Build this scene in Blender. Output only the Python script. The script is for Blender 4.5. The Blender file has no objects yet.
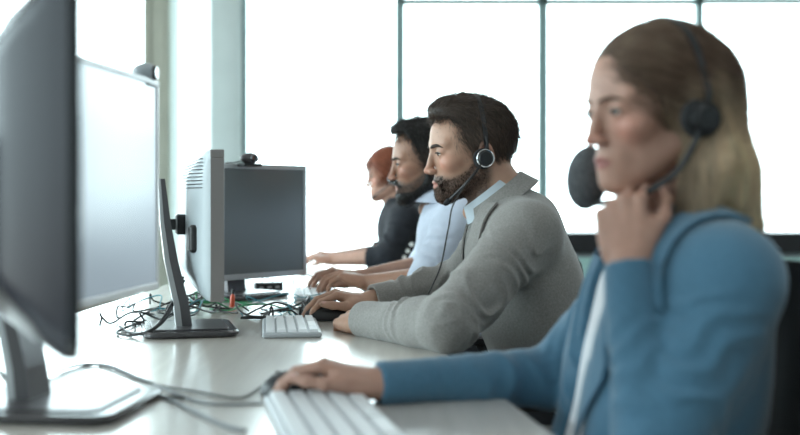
import bpy, math, random
import numpy as np
from mathutils import Vector, Matrix

C = bpy.context.scene.collection
rng = np.random.default_rng(7)
F_PX = 1111.11; HZ = 195.0; CAMZ = 1.03; DESK = 0.73

def P(px, py, Y):
    """photo pixel at depth Y -> world point"""
    return np.array([(px - 400) / F_PX * Y, Y, CAMZ - (py - HZ) / F_PX * Y])

# ------------------------------------------------------------------ materials
def mat(name, col=(.5, .5, .5), rough=.5, metal=0., spec=.5, vcol=False, noise=0., nscale=40., bump=0., bscale=200.,
        sheen=0., coat=0., stretch=None, emit=None, estr=0., sss=0.):
    m = bpy.data.materials.new(name); m.use_nodes = True
    nt = m.node_tree; N = nt.nodes; L = nt.links
    b = N['Principled BSDF']
    b.inputs['Base Color'].default_value = (*col, 1)
    b.inputs['Roughness'].default_value = rough
    b.inputs['Metallic'].default_value = metal
    b.inputs['Specular IOR Level'].default_value = spec
    if sheen: b.inputs['Sheen Weight'].default_value = sheen; b.inputs['Sheen Roughness'].default_value = .5
    if coat: b.inputs['Coat Weight'].default_value = coat; b.inputs['Coat Roughness'].default_value = .05
    if sss:
        b.inputs['Subsurface Weight'].default_value = sss
        b.inputs['Subsurface Radius'].default_value = (.012, .005, .003)
        b.inputs['Subsurface Scale'].default_value = 1.0
    if emit:
        b.inputs['Emission Color'].default_value = (*emit, 1); b.inputs['Emission Strength'].default_value = estr
    src = None
    if vcol:
        a = N.new('ShaderNodeAttribute'); a.attribute_name = 'Col'; src = a.outputs['Color']
    tc = N.new('ShaderNodeTexCoord'); mp = N.new('ShaderNodeMapping')
    L.new(tc.outputs['Object'], mp.inputs['Vector'])
    if stretch: mp.inputs['Scale'].default_value = stretch
    if noise:
        n = N.new('ShaderNodeTexNoise'); n.inputs['Scale'].default_value = nscale; n.inputs['Detail'].default_value = 4
        L.new(mp.outputs[0], n.inputs['Vector'])
        r = N.new('ShaderNodeMapRange'); r.inputs[1].default_value = .3; r.inputs[2].default_value = .7
        r.inputs[3].default_value = 1 - noise; r.inputs[4].default_value = 1 + noise
        L.new(n.outputs['Fac'], r.inputs[0])
        mx = N.new('ShaderNodeVectorMath'); mx.operation = 'SCALE'
        if src: L.new(src, mx.inputs[0])
        else: mx.inputs[0].default_value = col
        L.new(r.outputs[0], mx.inputs['Scale']); src = mx.outputs[0]
    if src: L.new(src, b.inputs['Base Color'])
    if bump:
        n2 = N.new('ShaderNodeTexNoise'); n2.inputs['Scale'].default_value = bscale; n2.inputs['Detail'].default_value = 3
        L.new(mp.outputs[0], n2.inputs['Vector'])
        bp = N.new('ShaderNodeBump'); bp.inputs['Strength'].default_value = bump; bp.inputs['Distance'].default_value = .002
        L.new(n2.outputs['Fac'], bp.inputs['Height']); L.new(bp.outputs[0], b.inputs['Normal'])
    return m

M = {}
M['skin'] = mat('skin', rough=.48, vcol=True, noise=.06, nscale=60, bump=.15, bscale=350, spec=.4, sss=.12)
M['hair'] = mat('hair', rough=.42, vcol=True, spec=.35)
M['jacket_grey'] = mat('heather_grey_knit', (.27, .258, .245), .9, noise=.16, nscale=260, bump=.5, bscale=420, sheen=.25, spec=.2)
M['jacket_blue'] = mat('blue_wool', (.070, .172, .262), .8, noise=.07, nscale=120, bump=.3, bscale=400, sheen=.35, spec=.25)
M['jacket_dark'] = mat('charcoal_wool', (.022, .024, .030), .85, noise=.1, nscale=120, sheen=.1, spec=.2)
M['shirt_blue'] = mat('pale_blue_cotton', (.60, .66, .78), .8, noise=.04, nscale=60, bump=.2)
M['shirt_white'] = mat('white_cotton', (.74, .76, .80), .8, noise=.03, nscale=60, bump=.2)
M['shirt_grey'] = mat('pale_grey_cotton', (.55, .62, .68), .8, noise=.03, nscale=60, bump=.2)
M['trouser'] = mat('dark_trouser_cloth', (.02, .022, .028), .85, noise=.1, nscale=120)
M['shoe'] = mat('black_leather', (.015, .013, .012), .35)
M['black'] = mat('black_plastic', (.012, .012, .014), .38)
M['black_soft'] = mat('black_foam', (.018, .018, .02), .9, bump=.4, bscale=600)
M['foam_grey'] = mat('grey_foam', (.095, .10, .108), .95, noise=.35, nscale=220, bump=.7, bscale=350)
M['black_gloss'] = mat('glossy_black_plastic', (.01, .01, .012), .12, coat=.3)
M['dark_shell'] = mat('dark_graphite_plastic', (.028, .028, .036), .25, spec=.15)
M['beard_hair'] = mat('beard_hair', rough=.85, vcol=True, spec=.1)
M['pale_shell'] = mat('pale_grey_plastic', (.42, .47, .50), .42)
M['silver'] = mat('satin_silver_plastic', (.42, .43, .44), .32, metal=.6)
M['bezel_grey'] = mat('grey_brown_plastic', (.24, .22, .215), .35, metal=.2)
M['graphite'] = mat('graphite_metal_plastic', (.09, .085, .09), .3, metal=.4)
M['base_dark'] = mat('base_dark_plastic', (.045, .042, .045), .22, spec=.6)
M['chrome'] = mat('chrome', (.75, .76, .78), .15, metal=1)
M['white_plastic'] = mat('white_plastic', (.72, .74, .75), .35)
M['key'] = mat('white_keycap', (.78, .80, .82), .45)
M['kb_tray'] = mat('keyboard_grey_tray', (.38, .40, .42), .4)
M['cable_black'] = mat('black_cable_rubber', (.014, .013, .014), .45)
M['cable_grey'] = mat('grey_cable_rubber', (.22, .23, .24), .5)
M['cable_green'] = mat('green_cable_rubber', (.03, .22, .09), .5)
M['cable_blue'] = mat('blue_cable_rubber', (.04, .20, .25), .5)
M['orange'] = mat('orange_plastic', (.55, .08, .03), .4)
M['green_plastic'] = mat('green_plastic', (.04, .28, .12), .4)
M['screen'] = mat('screen_glass', (.085, .100, .105), .30, spec=.9)
M['screen_reflect'] = mat('screen_reflection_glow', (.05, .05, .05), .25, spec=.7, emit=(.60, .76, .88), estr=.28)  # emission stands in for the bright windows reflected in the glass
M['lens'] = mat('lens_glass', (.01, .012, .02), .05, coat=1)
M['eye'] = mat('eye_white', (.62, .60, .58), .2, coat=.6)
M['iris'] = mat('iris_brown', (.04, .025, .015), .15, coat=.8)
M['brow'] = mat('brow_hair', (.035, .022, .016), .7)
M['brow_light'] = mat('brow_brown_hair', (.09, .05, .03), .7)
M['button'] = mat('pearl_button', (.75, .74, .7), .25, coat=.5)
M['nail'] = mat('fingernail_pink', (.62, .36, .30), .25, coat=.4)
M['chair_cloth'] = mat('black_chair_cloth', (.014, .014, .016), .95, noise=.2, nscale=300, bump=.5, bscale=500)
M['paper_cyan'] = mat('pale_green_laminate', (.42, .66, .62), .6)
M['wall'] = mat('painted_wall', (.50, .54, .55), .8, noise=.03, nscale=6)
M['sill_wall'] = mat('tan_low_wall', (.46, .38, .30), .7, noise=.05, nscale=8)
M['ceiling'] = mat('ceiling_paint', (.75, .76, .76), .9, noise=.02, nscale=5)
M['mullion'] = mat('teal_grey_window_metal', (.24, .36, .36), .4, metal=.2)
M['column_tan'] = mat('tan_column_paint', (.44, .46, .39), .7, noise=.05, nscale=5)
M['column_grey'] = mat('pale_grey_column_paint', (.64, .74, .74), .7, noise=.04, nscale=5)
def curtain_material():
    m = bpy.data.materials.new('sheer_curtain_cloth'); m.use_nodes = True
    N = m.node_tree.nodes; L = m.node_tree.links; N.remove(N['Principled BSDF'])
    t = N.new('ShaderNodeBsdfTranslucent'); t.inputs[0].default_value = (.85, .9, .9, 1); d = N.new('ShaderNodeBsdfTransparent')
    mx = N.new('ShaderNodeMixShader'); mx.inputs[0].default_value = .35
    L.new(t.outputs[0], mx.inputs[1]); L.new(d.outputs[0], mx.inputs[2]); L.new(mx.outputs[0], N['Material Output'].inputs[0]); return m
M['curtain'] = curtain_material()
M['fill_glow'] = mat('fill_panel_glow', (.8, .8, .8), .6, emit=(.93, .98, 1.0), estr=2.0)  # glow of the fill panels added out of view

def desk_material():
    m = bpy.data.materials.new('birch_laminate'); m.use_nodes = True
    N = m.node_tree.nodes; L = m.node_tree.links; b = N['Principled BSDF']
    tc = N.new('ShaderNodeTexCoord'); mp = N.new('ShaderNodeMapping'); mp.inputs['Scale'].default_value = (28, 1.6, 1)
    n = N.new('ShaderNodeTexNoise'); n.inputs['Scale'].default_value = 2.2; n.inputs['Detail'].default_value = 6
    r = N.new('ShaderNodeValToRGB'); r.color_ramp.elements[0].position = .35; r.color_ramp.elements[1].position = .68
    r.color_ramp.elements[0].color = (.60, .55, .49, 1); r.color_ramp.elements[1].color = (.68, .63, .57, 1)
    L.new(tc.outputs['Object'], mp.inputs[0]); L.new(mp.outputs[0], n.inputs['Vector']); L.new(n.outputs['Fac'], r.inputs[0])
    L.new(r.outputs[0], b.inputs['Base Color'])
    b.inputs['Roughness'].default_value = .36; b.inputs['Specular IOR Level'].default_value = .9
    b.inputs['Coat Weight'].default_value = 1.0; b.inputs['Coat Roughness'].default_value = .17; b.inputs['Coat IOR'].default_value = 2.0
    return m
M['desk'] = desk_material()

def carpet_material():
    m = mat('carpet_tiles', (.20, .18, .16), .95, noise=.3, nscale=160, bump=.6, bscale=300)
    return m
M['carpet'] = carpet_material()

def glass_material():
    m = bpy.data.materials.new('window_glass'); m.use_nodes = True
    N = m.node_tree.nodes; L = m.node_tree.links
    N.remove(N['Principled BSDF'])
    t = N.new('ShaderNodeBsdfTransparent'); t.inputs[0].default_value = (.96, .99, .985, 1)
    g = N.new('ShaderNodeBsdfGlossy'); g.inputs['Roughness'].default_value = .02
    f = N.new('ShaderNodeFresnel'); f.inputs[0].default_value = 1.45
    mx = N.new('ShaderNodeMixShader')
    L.new(f.outputs[0], mx.inputs[0]); L.new(t.outputs[0], mx.inputs[1]); L.new(g.outputs[0], mx.inputs[2])
    L.new(mx.outputs[0], N['Material Output'].inputs[0])
    return m
M['glass'] = glass_material()

# ------------------------------------------------------------------ mesh helpers
class MB:
    """collects shapes, builds ONE mesh object"""
    def __init__(s): s.v = []; s.f = []
    def add(s, vs, fs):
        o = len(s.v); s.v += [tuple(map(float, v)) for v in vs]; s.f += [tuple(int(i) + o for i in f) for f in fs]; return s
    def box(s, c, size, R=None, bev=0.0, taper=1.0):
        hx, hy, hz = [a / 2 for a in size]
        if bev <= 0:
            vs = [(x * hx, y * hy, z * hz) for z in (-1, 1) for y in (-1, 1) for x in (-1, 1)]
            fs = [(0, 2, 3, 1), (4, 5, 7, 6), (0, 1, 5, 4), (2, 6, 7, 3), (0, 4, 6, 2), (1, 3, 7, 5)]
        else:
            # rounded outline in xy, chamfered top/bottom
            out = []
            for (sx, sy, a0) in ((1, 1, 0), (-1, 1, 90), (-1, -1, 180), (1, -1, 270)):
                for k in range(4):
                    a = math.radians(a0 + k * 30); out.append((sx * (hx - bev) + bev * math.cos(a), sy * (hy - bev) + bev * math.sin(a)))
            n = len(out); b2 = min(bev * .5, hz * .6)
            def ring(z, ins): 
                return [(x * (1 - ins / hx), y * (1 - ins / hy), z) for x, y in out]
            vs = ring(-hz, b2) + ring(-hz + b2, 0) + ring(hz - b2, 0) + ring(hz, b2)
            fs = [tuple(range(n - 1, -1, -1)), tuple(range(3 * n, 4 * n))]
            for r in range(3):
                for i in range(n):
                    j = (i + 1) % n; fs.append((r * n + i, r * n + j, (r + 1) * n + j, (r + 1) * n + i))
        if taper != 1.0: vs = [(x * (taper if z > 0 else 1), y * (taper if z > 0 else 1), z) for x, y, z in vs]
        R = np.eye(3) if R is None else np.array(R)
        return s.add([R @ np.array(v) + np.array(c) for v in vs], fs)
    def tube(s, pts, r, n=8, caps=True):
        pts = [np.array(p, float) for p in pts]; m = len(pts); rr = r if hasattr(r, '__len__') else [r] * m
        vs = []; ref = None
        for i, p in enumerate(pts):
            t = pts[min(i + 1, m - 1)] - pts[max(i - 1, 0)]; t = t / (np.linalg.norm(t) + 1e-9)
            if ref is None: ref = np.array([0, 0, 1.]) if abs(t[2]) < .9 else np.array([1., 0, 0])
            u = np.cross(ref, t); u /= np.linalg.norm(u) + 1e-9; w = np.cross(t, u); ref = w
            for k in range(n):
                a = 2 * math.pi * k / n; vs.append(p + rr[i] * (math.cos(a) * u + math.sin(a) * w))
        fs = [(i * n + k, i * n + (k + 1) % n, (i + 1) * n + (k + 1) % n, (i + 1) * n + k) for i in range(m - 1) for k in range(n)]
        if caps: fs += [tuple(range(n - 1, -1, -1)), tuple((m - 1) * n + k for k in range(n))]
        return s.add(vs, fs)
    def lathe(s, c, axis, prof, n=24):
        """prof: (radius, along) pairs"""
        ax = np.array(axis, float); ax /= np.linalg.norm(ax)
        ref = np.array([0, 0, 1.]) if abs(ax[2]) < .9 else np.array([1., 0, 0])
        u = np.cross(ref, ax); u /= np.linalg.norm(u); w = np.cross(ax, u); c = np.array(c, float)
        vs = [c + ax * h + max(r, 1e-5) * (math.cos(2 * math.pi * k / n) * u + math.sin(2 * math.pi * k / n) * w) for r, h in prof for k in range(n)]
        m = len(prof)
        fs = [(i * n + k, i * n + (k + 1) % n, (i + 1) * n + (k + 1) % n, (i + 1) * n + k) for i in range(m - 1) for k in range(n)]
        fs += [tuple(range(n - 1, -1, -1)), tuple((m - 1) * n + k for k in range(n))]
        return s.add(vs, fs)
    def prism(s, outline, z0, z1):
        n = len(outline)
        vs = [(x, y, z0) for x, y in outline] + [(x, y, z1) for x, y in outline]
        fs = [tuple(range(n - 1, -1, -1)), tuple(range(n, 2 * n))] + [(i, (i + 1) % n, n + (i + 1) % n, n + i) for i in range(n)]
        return s.add(vs, fs)
    def ribbon(s, A, B, th):
        """thin double sided strip between polylines A and B"""
        A = np.array(A, float); B = np.array(B, float); m = len(A)
        T = np.gradient(A, axis=0); nn = np.cross(T, B - A); nn /= np.linalg.norm(nn, axis=1)[:, None] + 1e-9; nn *= th / 2
        vs = list(A + nn) + list(B + nn) + list(B - nn) + list(A - nn); fs = []
        for r in range(4):
            q = (r + 1) % 4
            for i in range(m - 1): fs.append((r * m + i, r * m + i + 1, q * m + i + 1, q * m + i))
        fs += [(0, m, 2 * m, 3 * m), (m - 1, 4 * m - 1, 3 * m - 1, 2 * m - 1)]
        return s.add(vs, fs)
    def build(s, name, m, parent=None, smooth=True, angle=35, world=False):
        me = bpy.data.meshes.new(name); me.from_pydata(s.v, [], s.f); me.update()
        import bmesh
        bm = bmesh.new(); bm.from_mesh(me); bmesh.ops.recalc_face_normals(bm, faces=bm.faces); bm.to_mesh(me); bm.free()
        o = bpy.data.objects.new(name, me); C.objects.link(o); me.materials.append(m)
        if smooth:
            me.polygons.foreach_set('use_smooth', [True] * len(me.polygons))
            me.set_sharp_from_angle(angle=math.radians(angle))
        if parent is not None:
            o.parent = parent
            if world: o.matrix_parent_inverse = full_matrix(parent).inverted()
        return o

def full_matrix(o):
    m = o.matrix_basis.copy()
    while o.parent is not None:
        m = o.parent.matrix_basis @ o.matrix_parent_inverse @ m if False else (o.parent.matrix_basis @ o.matrix_parent_inverse @ m)
        o = o.parent
    return m

def tag(o, label, cat, group=None, kind=None):
    o['label'] = label; o['category'] = cat
    if group: o['group'] = group
    if kind: o['kind'] = kind
    return o
def empty(name, loc=(0, 0, 0), rz=0.):
    o = bpy.data.objects.new(name, None); o.empty_display_size = .05
    C.objects.link(o); o.location = [float(a) for a in loc]; o.rotation_euler = (0, 0, rz); return o
def struct(o): o['kind'] = 'structure'; return o

def spline(pts, n=40):
    pts = np.array(pts, float); m = len(pts)
    if m < 3: return pts
    out = []
    for q in np.linspace(0, m - 1 - 1e-6, n):
        i = int(q); t = q - i
        p0, p1, p2, p3 = pts[max(i - 1, 0)], pts[i], pts[i + 1], pts[min(i + 2, m - 1)]
        out.append(.5 * ((2 * p1) + (-p0 + p2) * t + (2 * p0 - 5 * p1 + 4 * p2 - p3) * t * t + (-p0 + 3 * p1 - 3 * p2 + p3) * t ** 3))
    return np.array(out)

# ------------------------------------------------------------------ distance fields (numpy) -> mesh
def length(a): return np.sqrt((a * a).sum(-1))
def smin(a, b, k):
    if k <= 0: return np.minimum(a, b)
    h = np.clip(.5 + .5 * (b - a) / k, 0, 1); return b + (a - b) * h - k * h * (1 - h)
def smax(a, b, k): return -smin(-a, -b, k)

def ell(c, r, R=None):
    c = np.array(c, float); r = np.array(r, float); Ri = None if R is None else np.array(R, float)
    def f(p):
        q = p - c
        if Ri is not None: q = q @ Ri
        k0 = length(q / r); k1 = length(q / (r * r)); return k0 * (k0 - 1) / (k1 + 1e-9)
    return f, c, float(r.max())
def sph(c, r): 
    c = np.array(c, float); return (lambda p: length(p - c) - r), c, r
def cone(a, b, ra, rb, flat=None, fold=None, squash=None):
    """tapered capsule; flat cuts the far end square; fold(t, p) returns a radius offset; squash=(axis, factor) narrows it"""
    a = np.array(a, float); b = np.array(b, float); ba = b - a; L2 = float(ba @ ba) + 1e-12; L = math.sqrt(L2)
    ax = None if squash is None else np.array(squash[0], float) / np.linalg.norm(squash[0])
    def f(p):
        q = p - a; t = np.clip((q @ ba) / L2, 0, 1); r = ra + (rb - ra) * t
        if fold is not None: r = r + fold(t, p)
        w = q - t[..., None] * ba
        if ax is not None:
            s = w @ ax; w = w + (s * (1 / squash[1] - 1))[..., None] * ax
        d = length(w) - r
        if flat: d = np.maximum(d, ((p - b) @ ba) / L)
        return d
    return f, (a + b) / 2, L / 2 + max(ra, rb) * 1.3
def xform(prim, Mx, T, s):
    """local prim -> world with rotation columns Mx, translation T, scale s"""
    f, c, r = prim; Mx = np.array(Mx); T = np.array(T)
    return (lambda p: f(((p - T) @ Mx) / s) * s), Mx @ (c * s) + T, r * s

class Field:
    def __init__(s): s.items = []; s.post = None
    def add(s, prim, k=.01, op='u'): s.items.append((prim[0], prim[1], prim[2], k, op)); return s
    def extend(s, o): s.items += o.items; return s
    def bounds(s, pad=.03):
        lo = np.min([c - r for f, c, r, k, op in s.items if op == 'u'], axis=0) - pad
        hi = np.max([c + r for f, c, r, k, op in s.items if op == 'u'], axis=0) + pad
        return lo, hi
    def __call__(s, p, items=None):
        d = np.full(p.shape[:-1], 10.)
        for f, c, r, k, op in (s.items if items is None else items):
            if op == 'u': d = smin(d, f(p), k)
            elif op == 's': d = smax(d, -f(p), k)
            elif op == 'i': d = smax(d, f(p), k)
        if s.post is not None: d = s.post(p, d)
        return d
    def local(s, c0, rad):
        out = []
        for it in s.items:
            f, c, r, k, op = it
            if op == 'i' or np.linalg.norm(c - c0) - r - rad < .03 + k: out.append(it)
        return out

def mesh_field(F, h, N=20, bounds=None):
    lo, hi = F.bounds() if bounds is None else bounds
    lo = np.floor(np.array(lo) / h) * h; n = np.ceil((np.array(hi) - lo) / h / N).astype(int)
    W = (n * N + 2).astype(np.int64)
    ts = np.stack(np.meshgrid(*[np.arange(a) for a in n], indexing='ij'), -1).reshape(-1, 3)
    cent = lo + (ts * N + N / 2) * h; half = N * h * math.sqrt(3) / 2
    dc = np.concatenate([F(cent[i:i + 20000]) for i in range(0, len(cent), 20000)])
    act = ts[np.abs(dc) < half * 1.5 + .012]
    g = np.arange(N + 1); G = np.stack(np.meshgrid(g, g, g, indexing='ij'), -1)
    ids = []; pos = []; quads = []
    corners = np.array([(i, j, k) for i in (0, 1) for j in (0, 1) for k in (0, 1)])
    edges = [(a, b) for a in range(8) for b in range(a + 1, 8) if np.abs(corners[a] - corners[b]).sum() == 1]
    for t in act:
        base = t * N; c0 = lo + (base + N / 2) * h
        it = F.local(c0, half)
        if not it: continue
        d = F(lo + (G + base) * h, it); ins = d < 0
        if ins.all() or not ins.any(): continue
        cnt = np.zeros((N, N, N), int)
        for c in corners: cnt += ins[c[0]:c[0] + N, c[1]:c[1] + N, c[2]:c[2] + N]
        cells = np.argwhere((cnt > 0) & (cnt < 8))
        if len(cells):
            cv = np.stack([d[cells[:, 0] + c[0], cells[:, 1] + c[1], cells[:, 2] + c[2]] for c in corners], 1)
            acc = np.zeros((len(cells), 3)); num = np.zeros(len(cells))
            for a, b in edges:
                va, vb = cv[:, a], cv[:, b]; m = (va < 0) != (vb < 0)
                tt = np.where(m, va / np.where(m, va - vb, 1), 0)
                acc += m[:, None] * (corners[a] + tt[:, None] * (corners[b] - corners[a])); num += m
            gc = cells + base
            pos.append(lo + (gc + acc / num[:, None]) * h)
            ids.append((gc[:, 0] * W[1] + gc[:, 1]) * W[2] + gc[:, 2])
        for ax in range(3):
            sl = [slice(0, N)] * 3; s2 = [slice(0, N)] * 3; s2[ax] = slice(1, N + 1)
            A = ins[tuple(sl)]; B = ins[tuple(s2)]; e = np.argwhere(A != B)
            if not len(e): continue
            flip = A[e[:, 0], e[:, 1], e[:, 2]]; e = e + base
            u, v = (ax + 1) % 3, (ax + 2) % 3; q = []
            for du, dv in ((-1, -1), (0, -1), (0, 0), (-1, 0)):
                c = e.copy(); c[:, u] += du; c[:, v] += dv; q.append((c[:, 0] * W[1] + c[:, 1]) * W[2] + c[:, 2])
            q = np.stack(q, 1); q[~flip] = q[~flip][:, ::-1]; quads.append(q)
    ids = np.concatenate(ids); pos = np.concatenate(pos); quads = np.concatenate(quads)
    o = np.argsort(ids); ids = ids[o]; pos = pos[o]
    idx = np.searchsorted(ids, quads); idx = np.clip(idx, 0, len(ids) - 1)
    ok = (ids[idx] == quads).all(1)
    return pos, idx[ok]

def keep_big(v, q, minverts=200):
    """drop crumbs"""
    n = len(v); lab = np.arange(n)
    for _ in range(200):
        m = lab[q].min(1); new = lab.copy()
        for c in range(4): np.minimum.at(new, q[:, c], m)
        new = new[new]
        if (new == lab).all(): break
        lab = new
    u, inv, cnt = np.unique(lab, return_inverse=True, return_counts=True)
    keep = cnt[inv] >= minverts
    mp = np.cumsum(keep) - 1
    return v[keep], mp[q[keep[q].all(1)]]

def obj_np(name, v, q, m, parent=None, col=None, origin=None):
    me = bpy.data.meshes.new(name)
    if origin is not None: v = v - np.array(origin)
    me.vertices.add(len(v)); me.vertices.foreach_set('co', v.astype(np.float32).ravel())
    w = q.shape[1]
    me.loops.add(len(q) * w); me.loops.foreach_set('vertex_index', q.astype(np.int32).ravel())
    me.polygons.add(len(q)); me.polygons.foreach_set('loop_start', np.arange(0, len(q) * w, w, dtype=np.int32))
    me.polygons.foreach_set('use_smooth', np.ones(len(q), bool))
    me.update(calc_edges=True); me.validate()
    if col is not None:
        a = me.color_attributes.new('Col', 'FLOAT_COLOR', 'POINT')
        a.data.foreach_set('color', np.concatenate([col, np.ones((len(col), 1))], 1).astype(np.float32).ravel())
    me.materials.append(m)
    o = bpy.data.objects.new(name, me); C.objects.link(o)
    if parent is not None: o.parent = parent
    return o

def nz(p, f, seed=0.):
    """cheap smooth noise, about -1..1"""
    x, y, z = p[..., 0] * f, p[..., 1] * f, p[..., 2] * f
    return (np.sin(x * 1.3 + 1.7 * np.sin(y * .9 + seed) + seed) + np.sin(y * 1.7 + 1.3 * np.sin(z * 1.1 + seed * 2) + 2 * seed)
            + np.sin(z * 1.5 + 1.5 * np.sin(x * 1.2 + seed * 3) + 3 * seed)) / 3
def sst(a, b, x):
    t = np.clip((x - a) / (b - a), 0, 1); return t * t * (3 - 2 * t)

# ------------------------------------------------------------------ human pieces
def head_frame(C0, yaw, pitch, roll=0.):
    """person faces -X; yaw turns to the camera (-Y); returns columns fwd, left, up"""
    a = math.radians(yaw); b = math.radians(pitch); g = math.radians(roll)
    f = np.array([-math.cos(a), -math.sin(a), 0]); l = np.array([math.sin(a), -math.cos(a), 0]); u = np.array([0, 0, 1.])
    f2 = f * math.cos(b) - u * math.sin(b); u2 = u * math.cos(b) + f * math.sin(b)
    l3 = l * math.cos(g) + u2 * math.sin(g); u3 = u2 * math.cos(g) - l * math.sin(g)
    return np.stack([f2, l3, u3], 1)

def head_prims(male=True, beard=0., nose=1.):
    J = 1.0 if male else .90
    L = [(ell((-.009, 0, .034), (.092, .074, .082)), 0, 'u'),
         (ell((.034, 0, .034), (.0650, .063, .064)), .02, 'u'),
         (ell((.037, 0, -.030), (.055, .057 * J, .074)), .025, 'u'),
         (cone((.002, .052 * J, -.050), (.070, .014, -.096), .019, .017), .022, 'u'),
         (cone((.002, -.052 * J, -.050), (.070, -.014, -.096), .019, .017), .022, 'u'),
         (ell((.077, 0, -.097), (.018, .020, .016)), .016, 'u'),
         (cone((.0890, .012, .019), (.074, .044, .020), .0105 if male else .0075, .010), .012, 'u'),
         (cone((.0890, -.012, .019), (.074, -.044, .020), .0105 if male else .0075, .010), .012, 'u'),
         (ell((.064, .042, -.024), (.022, .020, .018)), .016, 'u'),
         (ell((.064, -.042, -.024), (.022, .020, .018)), .016, 'u'),
         (ell((.077, 0, -.068), (.0205, .030, .026)), .014, 'u'),
         # sockets
         (ell((.108, .032, -.001), (.020, .019, .0135)), .010, 's'), (ell((.108, -.032, -.001), (.020, .019, .0135)), .010, 's'),
         # nose
         (cone((.0935, 0, .012), (.1075, 0, -.036), .0062, .0085), .009, 'u'),
         (ell((.1025, .0110, -.041), (.010, .0065, .0070)), .005, 'u'), (ell((.1025, -.0110, -.041), (.010, .0065, .0070)), .005, 'u'),
         (ell((.1110, 0, -.0385), (.0085, .0080, .0072)), .006, 'u'),
         (sph((.104, .0065, -.0490), .0030), .003, 's'), (sph((.104, -.0065, -.0490), .0030), .003, 's'),
         # eyelids
         (sph((.0800, .031, .000), .0145), .004, 'u'), (sph((.0800, -.031, .000), .0145), .004, 'u'),
         (ell((.0960, .032, -.0018), (.012, .0125, .0036)), .0015, 's'), (ell((.0960, -.032, -.0018), (.012, .0125, .0036)), .0015, 's'),
         # lips
         (ell((.0950, 0, -.0655), (.0060, .020, .0045)), .004, 'u'), (ell((.0925, 0, -.0760), (.0065, .017, .0050)), .004, 'u'),
         (ell((.102, 0, -.0708), (.008, .022, .0010)), .002, 's'),
         ]
    for s in (1, -1):   # ears
        R = np.array([[math.cos(.25), 0, math.sin(.25)], [0, 1, 0], [-math.sin(.25), 0, math.cos(.25)]])
        L.append((ell((-.010, s * .078, -.010), (.017, .007, .031), R), .006, 'u'))
        L.append((ell((-.007, s * .0865, -.008), (.010, .0060, .021), R), .004, 's'))
        L.append((ell((-.004, s * .077, -.034), (.008, .005, .009)), .004, 'u'))
    return L

def eye_shapes(Mx, T, s, parent):
    for sy in (1, -1):
        mb = MB(); c = np.array((.0800, sy * .031, -.0005)); 
        vs = []; 
        mb.lathe(Mx @ (c * s) + T, Mx[:, 0], [(s * .0133 * math.sin(a), -s * .0133 * math.cos(a)) for a in np.linspace(0, math.pi, 14)], 20)
        e = mb.build('eye', M['eye'], parent)
        gaze = np.array([1, 0, -.12]); gaze /= np.linalg.norm(gaze)
        mi = MB(); g = Mx @ gaze
        mi.lathe(Mx @ (c * s) + T, g, [(s * r, s * math.sqrt(max(.0137 ** 2 - r * r, 0))) for r in (.0072, .0055, .0030, .0001)], 18)
        mi.build('iris', M['iris'], e)
        arc = [np.array((math.cos(a) * .0152 + .0800, sy * .031 + math.sin(a) * .0152, .0014 - .0022 * (a / 1.0) ** 2)) for a in np.linspace(-.85, 1.05, 12) * sy]
        ml = MB(); ml.ribbon([Mx @ (a * s) + T for a in arc], [Mx @ ((a + np.array((.0035, sy * .0012, -.0012))) * s) + T for a in arc], .0012 * s); ml.build('eyelash', M['brow'], e)

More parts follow.
